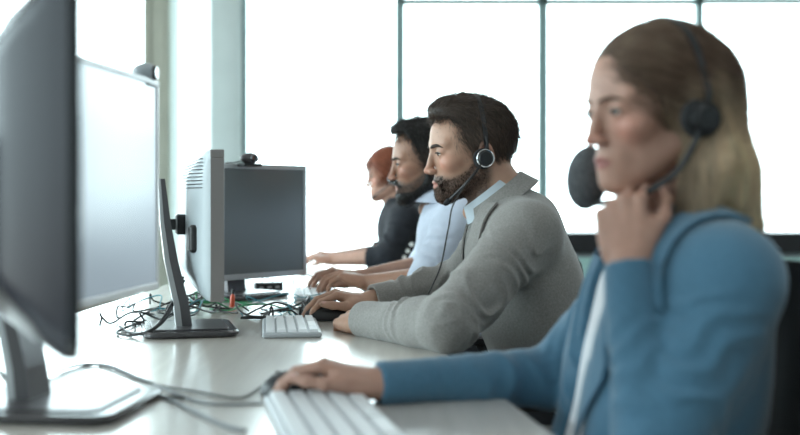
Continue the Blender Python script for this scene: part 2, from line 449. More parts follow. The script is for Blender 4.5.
def hand_field(W, u, n, v, curls, s=1., thumb=((.35, .8, -.35), (.75, .45, -.35), (.9, .1, -.35)), splay=.06, rad=1.):
    """W wrist, u towards the knuckles, n out of the back of the hand, v thumb side. returns (Field, nail frames)"""
    W = np.array(W, float); u = np.array(u, float); u /= np.linalg.norm(u)
    n = np.array(n, float); n -= u * (n @ u); n /= np.linalg.norm(n); v = np.array(v, float); v -= u * (v @ u) + n * (v @ n); v /= np.linalg.norm(v)
    F = Field(); o = (.030, .0105, -.0095, -.0280); ml = (.086, .089, .084, .076)
    fl = ((.043, .026, .021), (.048, .030, .022), (.044, .028, .021), (.034, .021, .018)); fr = (.0088, .0090, .0085, .0075)
    tips = []
    P3 = lambda a, b, c: W + s * (a * u + b * v + c * n)
    F.add(ell(P3(.045, 0, -.006), (s * .048, s * .036, s * .0145), np.stack([u, v, n], 1)), .0)
    F.add(cone(P3(-.004, 0, -.002), P3(.02, 0, -.003), s * .0225, s * .022, squash=(n, .75)), .022)
    F.add(cone(P3(.015, .018, -.012), P3(.048, .034, -.014), s * .0175, s * .0125), .014)
    F.add(cone(P3(.018, -.020, -.010), P3(.060, -.026, -.010), s * .015, s * .011), .012)
    for i in range(4):
        k0 = P3(ml[i], o[i], .001 - .003 * abs(i - 1))
        F.add(cone(P3(.02, o[i] * .5, 0), k0, s * .011, s * .0098 * rad), .008)
        a = 0; p = k0; sp = (o[i] / .03) * splay
        c = curls[i]
        for j in range(3):
            a += math.radians(c[j]); d = (math.cos(a) * (u * math.cos(sp) + v * math.sin(sp)) - math.sin(a) * n)
            q = p + s * fl[i][j] * d
            r0 = fr[i] * (1, .93, .86)[j] * rad; r1 = fr[i] * (.93, .86, .74)[j] * rad
            F.add(cone(p, q, s * r0, s * r1), .0035 if j else .006)
            if j == 2:
                nn = math.cos(a) * n + math.sin(a) * u; tips.append((q - s * .003 * d + nn * s * r1 * .80, d, nn, s * r1))
            p = q
    p = P3(.040, .036, -.013); prev = None
    for j, (L, r0, r1) in enumerate(((.030, .0120, .0105), (.030, .0102, .0092), (.024, .0094, .0075))):
        d = thumb[j][0] * u + thumb[j][1] * v + thumb[j][2] * n; d /= np.linalg.norm(d)
        q = p + s * L * d; F.add(cone(p, q, s * r0 * rad, s * r1 * rad), .006 if j else .012)
        if j == 2:
            nn = np.cross(d, np.cross(v * .6 + n, d)); nn /= np.linalg.norm(nn); tips.append((q - s * .003 * d + nn * s * r1 * .8, d, nn, s * r1))
        p = q
    return F, tips

def nails(tips, parent, m=None, k=1.):
    for c, d, nn, r in tips:
        w = np.cross(nn, d); mb = MB(); vs = []; 
        for a in np.linspace(-1, 1, 5):
            for b in np.linspace(-1, 1, 5):
                vs.append(c + d * (a * r * .95 * k) + w * (b * r * .62 * k * (1 - .25 * max(a, 0))) + nn * (r * .30 - .25 * r * b * b - .10 * r * a * a))
        fs = [(i * 5 + j, i * 5 + j + 1, (i + 1) * 5 + j + 1, (i + 1) * 5 + j) for i in range(4) for j in range(4)]
        low = [x - nn * r * .25 for x in vs]
        mb.add(vs + low, fs + [tuple(25 + i for i in f[::-1]) for f in fs])
        mb.build('fingernail', m or M['nail'], parent)

def trace_hair(surf, p0, flow, steps, seg, lift, width, cols, taper=True, jitter=.15):
    """strands lying on a field surface; p0 roots, flow(p) direction; returns v, q, col (3-sided tubes)"""
    n = len(p0); pts = [p0]; p = p0.copy(); e = 1e-3
    off = rng.normal(0, 1, (n, 3)) * jitter; lf = rng.uniform(.2, 1.8, n) ** 1.6
    for s_ in range(steps):
        g = np.stack([surf(p + np.eye(3)[a] * e) - surf(p - np.eye(3)[a] * e) for a in range(3)], -1); g /= length(g)[:, None] + 1e-9
        d = flow(p) + off; d = d - g * (d * g).sum(-1, keepdims=True) * .85; d /= length(d)[:, None] + 1e-9
        p = p + seg[:, None] * d
        dist = surf(p); target = lift * lf * (s_ + 1) / steps
        p = p - g * (dist - target)[:, None] * .8
        pts.append(p)
    Pp = np.stack(pts, 1); m = steps + 1
    T = np.gradient(Pp, axis=1); T /= length(T)[..., None] + 1e-9
    ref = np.array([.31, .52, .79]); U = np.cross(T, ref); U /= length(U)[..., None] + 1e-9; V = np.cross(T, U)
    wd = np.linspace(1, .25 if taper else .8, m)[None, :, None] * (width * rng.uniform(.6, 1.3, n))[:, None, None]
    vv = np.stack([Pp + wd * (math.cos(a) * U + math.sin(a) * V) for a in (0, 2.094, 4.189)], 2)   # n,m,3,3
    idx = np.arange(n * m * 3).reshape(n, m, 3); q = []
    for k in range(3):
        k2 = (k + 1) % 3
        q.append(np.stack([idx[:, :-1, k], idx[:, :-1, k2], idx[:, 1:, k2], idx[:, 1:, k]], -1).reshape(-1, 4))
    cc = np.repeat(cols, m * 3, axis=0)
    return vv.reshape(-1, 3), np.concatenate(q), cc

def join_np(parts):
    vs, qs, cs = [], [], []; o = 0
    for v, q, c in parts: vs.append(v); qs.append(q + o); cs.append(c); o += len(v)
    return np.concatenate(vs), np.concatenate(qs), np.concatenate(cs)

def skin_colors(v, Mx, T, s, base, lips, beard_col=None, beard=0., blush=.08):
    L = ((v - T) @ Mx) / s; x, y, z = L[:, 0], L[:, 1], L[:, 2]
    col = np.tile(np.array(base, float), (len(v), 1))
    nearhead = (length(L) < .16)
    f = nearhead * np.exp(-(((x - .075) / .03) ** 2 + ((np.abs(y) - .042) / .02) ** 2 + ((z + .025) / .02) ** 2))
    f += nearhead * np.exp(-(((x - .115) / .015) ** 2 + (y / .014) ** 2 + ((z + .04) / .012) ** 2))
    f += nearhead * np.exp(-(((x + .01) / .02) ** 2 + ((np.abs(y) - .08) / .008) ** 2 + ((z + .01) / .03) ** 2))
    col *= (1 + np.outer(np.clip(f, 0, 1), np.array([.10, -blush * 1.6, -blush * 1.6])))
    m = nearhead * (x > .083) * np.clip(1.15 - ((y / .0195) ** 2 + ((z + .071) / .0088) ** 2), 0, .35) / .35
    m = np.clip(m, 0, 1)[:, None]; col = col * (1 - m) + np.array(lips) * m
    if beard > 0:
        # jaw line, chin, moustache, sideburns
        line = np.interp(x, [-.01, .01, .03, .05, .07, .085, .10], [-.005, -.020, -.040, -.052, -.060, -.058, -.058])
        jaw = 1 - sst(-.010, .012, z - line); jaw = jaw * sst(-.155, -.118, z) * sst(-.034, -.006, x)
        mou = (1 - sst(-.056, -.049, z)) * sst(.070, .084, x) * sst(.036, .026, np.abs(y)) * sst(-.075, -.066, z)
        side = sst(.026, .014, x) * sst(-.018, -.002, x) * sst(.05, .02, z) * sst(.045, .06, np.abs(y))
        under = 1 - sst(-.118, -.135, z)
        bm_ = np.clip(np.maximum(np.maximum(jaw, mou), side * .8), 0, 1) * under * nearhead
        lipm = 1 - m[:, 0]
        spk = .85 + .3 * (rng.random(len(v)) - .5)
        w = (bm_ * beard * lipm * spk)[:, None]; w = np.clip(w, 0, 1)
        col = col * (1 - w) + np.array(beard_col) * w
    return np.clip(col, 0, 1)

def arm_folds(seed, amp=.006, freq=9., where=(0, 1)):
    def f(t, p):
        w = sst(where[0] - .05, where[0] + .12, t) * (1 - sst(where[1] - .12, where[1] + .05, t))
        ph = t * freq * .62 + 1.1 * nz(p, 15, seed) + .8 * nz(p, 31, seed + 1)
        a = np.sin(ph * 6.28 / 2 + seed); md = np.clip(.35 + .9 * nz(p, 13, seed + 5), 0, 1)
        a2 = np.sin(ph * 6.28 * .85 + 2 * seed); md2 = np.clip(.2 + nz(p, 19, seed + 8), 0, 1)
        return w * amp * (.9 * md * (1 - 1.6 * np.abs(a)) + .45 * md2 * (1 - 1.6 * np.abs(a2))) + amp * .35 * nz(p, 26, seed + 2)
    return f

def torso_prims(hip, chest, shL, shR, neck_b, g=0., w=1.):
    """hip, chest centre, shoulders (3D); g grows the shape (clothing)"""
    hip = np.array(hip, float); chest = np.array(chest, float); shL = np.array(shL, float); shR = np.array(shR, float)
    ax = (shL - shR); ax /= np.linalg.norm(ax); up = chest - hip; up /= np.linalg.norm(up); fr = np.cross(ax, up)
    R = np.stack([fr, ax, up], 1); mid = (hip + chest) / 2
    return [(ell(chest, ((.108 + g) * w, (.165 + g) * w, .165 + g), R), .0),
            (ell(mid, ((.102 + g) * w, (.142 + g) * w, .170 + g), R), .06),
            (cone(hip + ax * .075, hip - ax * .075, (.105 + g) * w, (.105 + g) * w), .06),
            (cone(shL * .9 + (shL + shR) * .05, shR * .9 + (shL + shR) * .05, (.050 + g) * w, (.050 + g) * w), .05),
            (cone((shL + shR) / 2 + fr * -.015 + up * .01, neck_b, (.070 + g * .5) * w, (.050 + g * .2) * w), .05)]

def seated_legs(hip, knee_dx, lat, g=0., skin=False):
    """thighs forward (-X), shins down"""
    out = []; hip = np.array(hip, float)
    for s in (1, -1):
        h = hip + np.array([0, s * .09, -.02]); k = hip + np.array([-knee_dx, s * lat, -.035]); f = k + np.array([-.04, 0, -(k[2] - .09)])
        out += [(cone(h, k, .082 + g, .060 + g), .05), (cone(k, f, .056 + g, .042 + g), .03)]
    return out

# ------------------------------------------------------------------ hair
def shell_hair(name, Mx, T, s, parent, shell, zline, base, tip, n, ln, lift, flow, h=.0028, width=.0006, thick=.0, colf=None, steps=5, jitter=.15, smooth=.004, m=None):
    """hair cap cut along a hairline, with fine strands lying on it; one mesh"""
    F = Field()
    for it in shell: F.add(it[0], it[1], it[2] if len(it) > 2 else 'u')
    xs, zs = zline
    cap = F
    def post(p, d):
        zl = np.interp(p[..., 0], xs, zs) + .004 * nz(p, 90, 1.)
        return smax(d, (zl - p[..., 2]) * .75, smooth)
    if xs is not None: cap.post = post
    v, q = mesh_field(cap, h); v, q = keep_big(v, q)
    surf = lambda p: cap(p)
    sel = rng.integers(0, len(v), n); p0 = v[sel] + rng.normal(0, .0008, (n, 3))
    surf0 = Field(); surf0.items = cap.items
    sv, sq, sc = trace_hair(surf0, p0, flow, steps, rng.uniform(*ln, n) / steps, lift, width, np.zeros((n, 3)), jitter=jitter)
    cf = colf or (lambda p: np.tile(np.array(base), (len(p), 1)))
    c1 = cf(v) * .8
    k = rng.uniform(.55, 1.5, n); c2 = cf(sv) * np.repeat(k, (steps + 1) * 3)[:, None]
    av, aq, ac = join_np([(v, q, c1), (sv, sq, c2)])
    return obj_np(name, (av * s) @ Mx.T + T, aq, m or M['hair'], parent, np.clip(ac, 0, 1))

def headset(Mx, T, s, label, cup_r=.026, boom_end=(.078, .050, -.108), far_cup=True, thickness=.0032, foam=None, ring='chrome', band_x=-.008, top=.130, side=.086, cable=None, mid=None):
    root = empty('headset', T); base = np.array(T)
    W = lambda p: Mx @ (np.array(p, float) * s) + base
    tag(root, label, 'headset')
    mb = MB(); A = []; B = []
    for a in np.linspace(-1.62, 1.62, 40):
        y = side * math.sin(a) * (1.0); z = -.012 + (top + .012) * max(math.cos(a), -.1) ** .8 if math.cos(a) > 0 else -.012
        A.append(W((band_x - .005 - .0, y, z))); B.append(W((band_x + .005, y, z)))
    mb.ribbon(A, B, .0035 * s); mb.build('headband', M['black'], root, world=True)
    for sy in (1, -1):
        if sy < 0 and not far_cup: continue
        c = W((.0, sy * (side - .004), -.020)); ax = Mx[:, 1] * sy
        mb = MB(); r = cup_r * s
        mb.lathe(c, ax, [(r * .98, -.008), (r * 1.05, -.002), (r * .98, .006), (r * .7, .009), (.0001, .008)], 28); cu = mb.build('ear_cushion', M['black_soft'], root, world=True)
        mb = MB(); mb.lathe(c + ax * .006, ax, [(r * .80, 0), (r * .82, .009), (r * .62, .014), (r * .3, .0145), (.0001, .014)], 28); mb.build('ear_cup', M['black'], root, world=True)
        mb = MB(); t = [c + ax * .0160 + r * .84 * (math.cos(a) * Mx[:, 0] + math.sin(a) * Mx[:, 2]) for a in np.linspace(0, 2 * math.pi, 33)]
        mb.tube(t, .0015, 6); mb.build('cup_ring', M[ring], root, world=True)
        mb = MB(); mb.tube([W((band_x, sy * side, .03)), W((band_x, sy * (side + .007), .012)), W((0, sy * (side + .009), -.015))], .0035 * s, 8); mb.build('hinge_arm', M['black'], root, world=True)
    st = (0, side + .010, -.022)
    pts = [st, mid or ((st[0] + boom_end[0]) * .5, (st[1] + boom_end[1]) * .5 + .012, (st[2] + boom_end[2]) * .5 - .002), boom_end]
    mb = MB(); mb.tube([W(p) for p in spline(pts, 16)], thickness * s, 8); mb.build('microphone_boom', M['black'], root, world=True)
    mb = MB(); e = W(boom_end); d = e - W(pts[1]); d /= np.linalg.norm(d)
    mb.lathe(e - d * .004, d, [(.003, 0), (.0058, .003), (.0062, .012), (.004, .018), (.0001, .019)], 14); mb.build('microphone', M['black_soft'], root, world=True)
    if foam is not None:
        c, rx, rz, ry, tilt = foam
        F = Field(); R = np.array([[math.cos(tilt), 0, math.sin(tilt)], [0, 1, 0], [-math.sin(tilt), 0, math.cos(tilt)]])
        F.add(ell(c, (rx, ry, rz), R)); F.post = lambda p, d: d + .0006 * nz(p, 700, 2)
        v, q = mesh_field(F, .0025); o = obj_np('microphone_foam', v - base, q, M['foam_grey'], root); o['label'] = 'grey oval foam windscreen on the microphone'
        mb = MB(); mb.tube(spline([e, (e + np.array(c)) / 2 + np.array([0, .03, -.02]), np.array(c) - R[:, 2] * rz * .9], 14), .004, 8); mb.build('foam_stalk', M['black'], root, world=True)
    if cable is not None:
        mb = MB(); mb.tube(spline([W(st)] + [np.array(c) for c in cable], 40), .0016, 6); mb.build('headset_cord', M['cable_black'], root, world=True)
    return root

def flow_short(p):
    side = sst(.035, .075, np.abs(p[..., 1])); back = sst(-.02, -.09, p[..., 0])
    return np.stack([-1 + .5 * side + .8 * back, .25 * np.sin(p[..., 0] * 60) + 0 * side, .35 - 1.3 * side - 1.4 * back], -1)

root_fields = {}
# ------------------------------------------------------------------ a seated person
def person(sp):
    T = np.array(sp['head'], float); s = sp.get('hs', 1.); male = sp.get('male', True)
    Mx = head_frame(T, sp['yaw'], sp.get('pitch', 0), sp.get('roll', 0))
    hip, chest, shL, shR, nb = [np.array(sp[k], float) for k in ('hip', 'chest', 'shL', 'shR', 'neck')]
    root = empty('person', (hip[0], hip[1], 0)); tag(root, sp['label'], 'person', None)
    O = np.array([hip[0], hip[1], 0.]); w = sp.get('w', 1.)
    # skin body
    B = Field()
    for pr, k, op in head_prims(male): B.add(xform(pr, Mx, T, s), k * s, op)
    nr = .054 if male else .044
    B.add(cone(Mx @ (np.array((-.030, 0, -.045)) * s) + T, nb, nr * s, (nr + .006) * s), .022)
    if male: B.add(ell(Mx @ (np.array((.022, 0, -.140)) * s) + T, (.012, .010, .014)), .015)
    for pr, k in torso_prims(hip, chest, shL, shR, nb, -.004, w): B.add(pr, max(k, .03))
    for side in 'LR':
        sh, el, wr = shL if side == 'L' else shR, np.array(sp['el' + side], float), np.array(sp['wr' + side], float)
        B.add(cone(sh, el, .046 * w, .036 * w), .04).add(cone(el, wr, .040 * w, sp.get('wrr', .0245) * w), .012)
    tips = []
    for side in 'LR':
        hd = sp['hand' + side]; F, tp = hand_field(**hd); B.items += F.items; tips += tp
    cut = sp.get('cut', .70)
    B.post = lambda p, d: np.maximum(d, cut - p[..., 2])
    v, q = mesh_field(B, sp.get('h', .003)); v, q = keep_big(v, q, 500)
    col = skin_colors(v, Mx, T, s, sp['skin'], sp['lips'], sp.get('beard_col'), sp.get('beard', 0))
    body = obj_np('body', v - O, q, M['skin'], root, col)
    er = empty('tmp'); bpy.data.objects.remove(er)
    eye_shapes(Mx, T - O, s, root)
    nails([(c - O, d, n_, r) for c, d, n_, r in tips], root)
    # eyebrows
    for sy in (1, -1):
        mb = MB(); k = 1.15 if male else .7
        arc = [(.1010, sy * .009, .0125), (.0990, sy * .020, .0155), (.0915, sy * .034, .0165), (.079, sy * .047, .0110)]
        arc = spline(arc, 14); arc[:, 0] += .0005
        rr = [s * .0035 * k * math.sin(math.pi * (.12 + .8 * i / 13)) ** .7 for i in range(14)]
        mb.tube([Mx @ (a * s) + T - O for a in arc], rr, 6); mb.build('eyebrow', M['brow' if male else 'brow_light'], root)
    # garment
    g = sp.get('g', .014); J = Field()
    for pr, k in torso_prims(hip, chest, shL, shR, nb, g, w): J.add(pr, max(k, .04))
    for side in 'LR':
        sh, el, wr = shL if side == 'L' else shR, np.array(sp['el' + side], float), np.array(sp['wr' + side], float)
        r = sp.get('sleeve', (.064, .054, .052, .038)); seed = 3 + ord(side) % 7
        J.add(cone(sh, el, r[0], r[1], fold=arm_folds(seed, sp.get('fold', .005), 7, (.05, 1.2))), .035)
        e2 = el + (wr - el) * sp.get('sleeve_end', 1.0); fd = arm_folds(seed + 1, sp.get('fold', .005) * 1.1, 11, (-.2, .80))
        J.add(cone(el, e2, r[2], r[2] + (r[3] - r[2]) * sp.get('sleeve_end', 1.), flat=True, fold=fd), .014)
        dr = (wr - el) / np.linalg.norm(wr - el); ri = r[2] + (r[3] - r[2]) * sp.get('sleeve_end', 1.) - .012
        J.add(cone(e2 - dr * .02, e2 + dr * .06, ri, ri), .002, 's')
    # neck opening and front opening
    up = np.array([0, 0, 1.]); ndir = (T + Mx @ (np.array((-.03, 0, -.06)) * s)) - nb; ndir /= np.linalg.norm(ndir)
    J.add(cone(nb - ndir * .005, nb + ndir * .12, .056 if male else .052, .085), .006, 's')
    fwd = np.array([-1., 0, 0])
    if sp.get('vneck'):
        a, b, r1, r2 = sp['vneck']; J.add(cone(a, b, r1, r2), .006, 's')
    hem = sp.get('hem', hip[2] - .06); wf = sp.get('wrinkle', .003); sd = sp.get('seed', 0)
    for pr, k, op in sp.get('extra', []): J.add(pr, k, op)
    J.post = lambda p, d: np.maximum(d + wf * nz(p, 18, sd) + wf * .6 * nz(p * np.array([1, 1, .6]), 41, sd + 4), hem - p[..., 2])
    v, q = mesh_field(J, sp.get('hj', .005)); v, q = keep_big(v, q, 400)
    obj_np(sp['garment'][0], v - O, q, M[sp['garment'][1]], root)
    if 'shirt' in sp:
        S = Field()
        for pr, k in torso_prims(hip, chest, shL, shR, nb, .005, w): S.add(pr, max(k, .04))
        S.add(cone(nb - ndir * .03, nb + ndir * .035, .058 if male else .050, (.060 if male else .046)), .02)
        S.add(cone(nb + ndir * .02, nb + ndir * .10, .055 if male else .040, .07), .003, 's')
        if not male: S.add(ell(nb + np.array([-.05, 0, .01]), (.05, .045, .06)), .01, 's')
        for pr, k in sp.get('shirt_extra', []): S.add(pr, k)
        S.post = lambda p, d: np.maximum(d + .0025 * nz(p, 30, sd + 7), .66 - p[..., 2])
        v, q = mesh_field(S, .005); v, q = keep_big(v, q, 400)
        obj_np('shirt', v - O, q, M[sp['shirt']], root)
    # trousers, shoes
    L = Field()
    L.add(cone(hip + [0, .075, -.01], hip - [0, .075, .01], .118 * w, .118 * w), 0)
    for pr, k in seated_legs(hip, .40, .10): L.add(pr, k)
    L.post = lambda p, d: np.maximum(d + .003 * nz(p, 20, sd), np.maximum(p[..., 2] - (hip[2] + .10), .10 - p[..., 2]))
    v, q = mesh_field(L, .009); v, q = keep_big(v, q, 200); obj_np('trousers', v - O, q, M['trouser'], root)
    for sy in (1, -1):
        f = hip + np.array([-.44, sy * .10, -hip[2]]); S = Field()
        S.add(ell(f + [-.06, 0, .035], (.10, .042, .036))).add(ell(f + [.03, 0, .045], (.055, .036, .045)), .03).add(cone(f + [.015, 0, .05], f + [.015, 0, .115], .04, .042), .02)
        S.post = lambda p, d: np.maximum(d, .002 - p[..., 2])
        v, q = mesh_field(S, .007); obj_np('shoe', v - O, q, M['shoe'], root)
    root_fields[root.name] = J
    return root, Mx, T, s, O

def collar_ring(root, O, nb, up, fr, ax, r, rise, mname, name='collar', gap=.35, flare=.012, h0=-.02, rf=1.1, th=.003):
    """turned collar around the neck, open at the front by gap radians"""
    A, Bm, D = [], [], []
    for a in np.linspace(gap, 2 * math.pi - gap, 40):
        f = math.cos(a); c = nb + up * h0
        rr = r * (1 + .0 * f); back = .5 - .5 * f
        d = fr * math.cos(a) * rf + ax * math.sin(a)
        top = c + d * rr + up * (rise * (.35 + .65 * back) + .0)
        bot = c + d * (rr + flare) + up * (-.005 - .022 * (1 - back))
        A.append(top - O); Bm.append(bot - O)
    mb = MB(); mb.ribbon(A, Bm, th)
    return mb.build(name, M[mname], root)

def lapel(root, O, J, inner, outer, mname, off=.004, th=.004, name='lapel', n=24, cols=5):
    inner = spline(inner, n); outer = spline(outer, n); e = 1e-3; G = []
    for c in np.linspace(0, 1, cols):
        p = inner * (1 - c) + outer * c
        for _ in range(6):
            g = np.stack([J(p + np.eye(3)[a] * e) - J(p - np.eye(3)[a] * e) for a in range(3)], -1); g /= length(g)[:, None] + 1e-9
            p = p - g * (J(p) - off)[:, None] * .8
        G.append((p, g))
    vs = [x for p, g in G for x in p] + [x for p, g in G for x in p + g * th]
    N = n * cols; fs = []
    for c in range(cols - 1):
        for i in range(n - 1):
            a = c * n + i; fs += [(a, a + 1, a + n + 1, a + n), (N + a, N + a + n, N + a + n + 1, N + a + 1)]
    rim = list(range(n)) + [c * n + n - 1 for c in range(1, cols)] + [(cols - 1) * n + i for i in range(n - 2, -1, -1)] + [c * n for c in range(cols - 2, 0, -1)]
    for a, b in zip(rim, rim[1:] + rim[:1]): fs.append((a, N + a, N + b, b))
    mb = MB(); mb.add([v - O for v in vs], fs); return mb.build(name, M[mname], root)

# ================================================================== ROOM
X0, X1, Y0, Y1, ZC = -3.6, 5.0, -3.0, 7.5, 3.0
SILL, HEAD = .34, 2.85
struct(MB().box(((X0 + X1) / 2, (Y0 + Y1) / 2, -.05), (X1 - X0 + .6, Y1 - Y0 + .6, .1)).build('floor', M['carpet']))
struct(MB().box(((X0 + X1) / 2, (Y0 + Y1) / 2, ZC + .05), (X1 - X0 + .6, Y1 - Y0 + .6, .1)).build('ceiling', M['ceiling']))
struct(MB().box((X1 + .1, (Y0 + Y1) / 2, ZC / 2), (.2, Y1 - Y0, ZC)).build('wall_right', M['wall']))
struct(MB().box(((X0 + X1) / 2, Y0 - .1, ZC / 2), (X1 - X0, .2, ZC)).build('wall_front', M['wall']))
# far wall: low wall, header, two columns
struct(MB().box(((X0 + X1) / 2, Y1 + .1, SILL / 2), (X1 - X0, .2, SILL)).box(((X0 + X1) / 2, Y1 + .1, (HEAD + ZC) / 2), (X1 - X0, .2, ZC - HEAD)).build('wall_back', M['sill_wall']))
struct(MB().box(((X0 + X1) / 2, Y1 - .02, SILL + .012), (X1 - X0, .12, .024)).build('trim_1', M['sill_wall']))
struct(MB().box((-1.61, Y1 + .02, ZC / 2), (.15, .26, ZC), bev=.008).box((-1.685, Y1 - .02, ZC / 2), (.04, .20, ZC)).build('trim_2', M['column_tan']))
struct(MB().box((-1.165, Y1 + .02, ZC / 2), (.19, .26, ZC), bev=.008).build('trim_3', M['column_grey']))
# left wall: low wall and header
struct(MB().box((X0 - .1, (Y0 + Y1) / 2, SILL / 2), (.2, Y1 - Y0, SILL)).box((X0 - .1, (Y0 + Y1) / 2, (HEAD + ZC) / 2), (.2, Y1 - Y0, ZC - HEAD)).build('wall_left', M['wall']))

def window(i, axis, a, b, pos, fw=.045, transom=None):
    """frame between a and b along the wall; axis 'x' = far wall, 'y' = left wall"""
    def bx(mb, u0, u1, z0, z1, d=.07):
        c = (u0 + u1) / 2; w = u1 - u0
        if axis == 'x': mb.box((c, pos, (z0 + z1) / 2), (w, d, z1 - z0))
        else: mb.box((pos, c, (z0 + z1) / 2), (d, w, z1 - z0))
        return mb
    mb = MB(); h = fw / 2
    bx(mb, a, a + h, SILL, HEAD); bx(mb, b - h, b, SILL, HEAD); bx(mb, a, b, SILL, SILL + .04); bx(mb, a, b, HEAD - .04, HEAD)
    if transom: bx(mb, a, b, transom, transom + .035)
    fr = struct(mb.build('window_%d' % i, M['mullion']))
    mb = MB(); bx(mb, a + h, b - h, SILL + .04, HEAD - .04, .012); mb.build('pane', M['glass'], fr)
for i, (a, b, fw, tr) in enumerate(((X0, -1.70, .05, None), (-1.535, -1.26, .03, None), (-1.07, .0, .062, None), (0.0, .970, .062, 2.325), (.970, 2.04, .062, 2.325), (2.04, 3.5, .034, 2.33), (3.5, X1, .05, 2.33))):
    window(i + 1, 'x', a, b, Y1 + .06, fw, tr)
for i in range(5):
    window(i + 8, 'y', Y0 + i * 2.1, Y0 + (i + 1) * 2.1, X0 - .06, .06)

# sheer curtain by the columns
mb = MB(); n = 60; xs = np.linspace(-1.53, -1.26, n)
A = [(x, Y1 - .10 + .018 * math.sin(k * .9) + .006 * math.sin(k * 2.3), 2.9) for k, x in enumerate(xs)]; B_ = [(x, y, .05) for x, y, z in A]
mb.ribbon(A, B_, .0015); tag(mb.build('curtain', M['curtain']), 'sheer white curtain hanging at the window between the two columns', 'curtain')

# unseen glowing panels under the ceiling, added as fill light
for ix, x in enumerate((-1.8, .6, 3.0)):
    for iy, y in enumerate((-1.6, .9, 3.4, 5.9)):
        lp = empty('fill_panel', (x, y, ZC)); place = ('left', 'middle', 'right')[ix]; row = ('behind the camera', 'over the near desk end', 'over the desk middle', 'near the far windows')[iy]
        tag(lp, 'unseen white panel added at the ceiling for fill light, %s column, %s' % (place, row), 'added fill light', 'added fill light panels')
        MB().box((0, 0, -.02), (1.2, .6, .04)).build('frame', M['silver'], lp)
        MB().box((0, 0, -.043), (1.1, .5, .006)).build('fill_face', M['fill_glow'], lp)

# low sideboard under the far windows on the right
sb = empty('sideboard', (2.1, 5.9, 0)); tag(sb, 'low sideboard with thick black top and pale green doors under right windows', 'sideboard')
MB().box((0, 0, .785), (2.54, .45, .10), bev=.01).build('top', M['black'], sb)
MB().box((0, .01, .38), (2.40, .38, .70)).build('body', M['kb_tray'], sb)
for k in range(5):
    d = MB().box((-.96 + k * .48, -.192, .38), (.46, .02, .66)).build('door', M['paper_cyan'], sb)
    MB().tube([(-.80 + k * .48, -.212, .50), (-.80 + k * .48, -.212, .62)], .006, 8).build('handle', M['chrome'], d)

# ================================================================== DESK
def edge_x(Y): return .175 - .148 * (Y - 1.515)
dk = empty('desk', (0, 2.8, 0)); tag(dk, 'long shared birch laminate desk running down the row of workers', 'desk')
out = [(edge_x(.45), .45)] + [(edge_x(y), y) for y in np.linspace(.9, 4.9, 9)] + [(edge_x(5.2) - .02, 5.12), (edge_x(5.2) - .08, 5.2)]
out += [(-.60, 5.16), (-.70, 4.9), (-.76, 4.3), (-.79, 3.55), (-.83, 2.75), (-.88, 1.9), (-.93, .45)]
out = [(x, y - 2.8) for x, y in out]
mbd = MB(); mbd.prism(out, DESK - .028, DESK); top = mbd.build('desktop', M['desk'], dk, smooth=False)
bv = top.modifiers.new('b', 'BEVEL'); bv.width = .003; bv.segments = 2
for y in (-1.9, .15, 2.1):
    MB().box((-.42 + .0 * y, y, (DESK - .03) / 2), (.62, .03, DESK - .03)).build('support_panel', M['white_plastic'], dk)
MB().box((-.62, .1, .45), (.02, 4.2, .45)).build('modesty_panel', M['white_plastic'], dk)

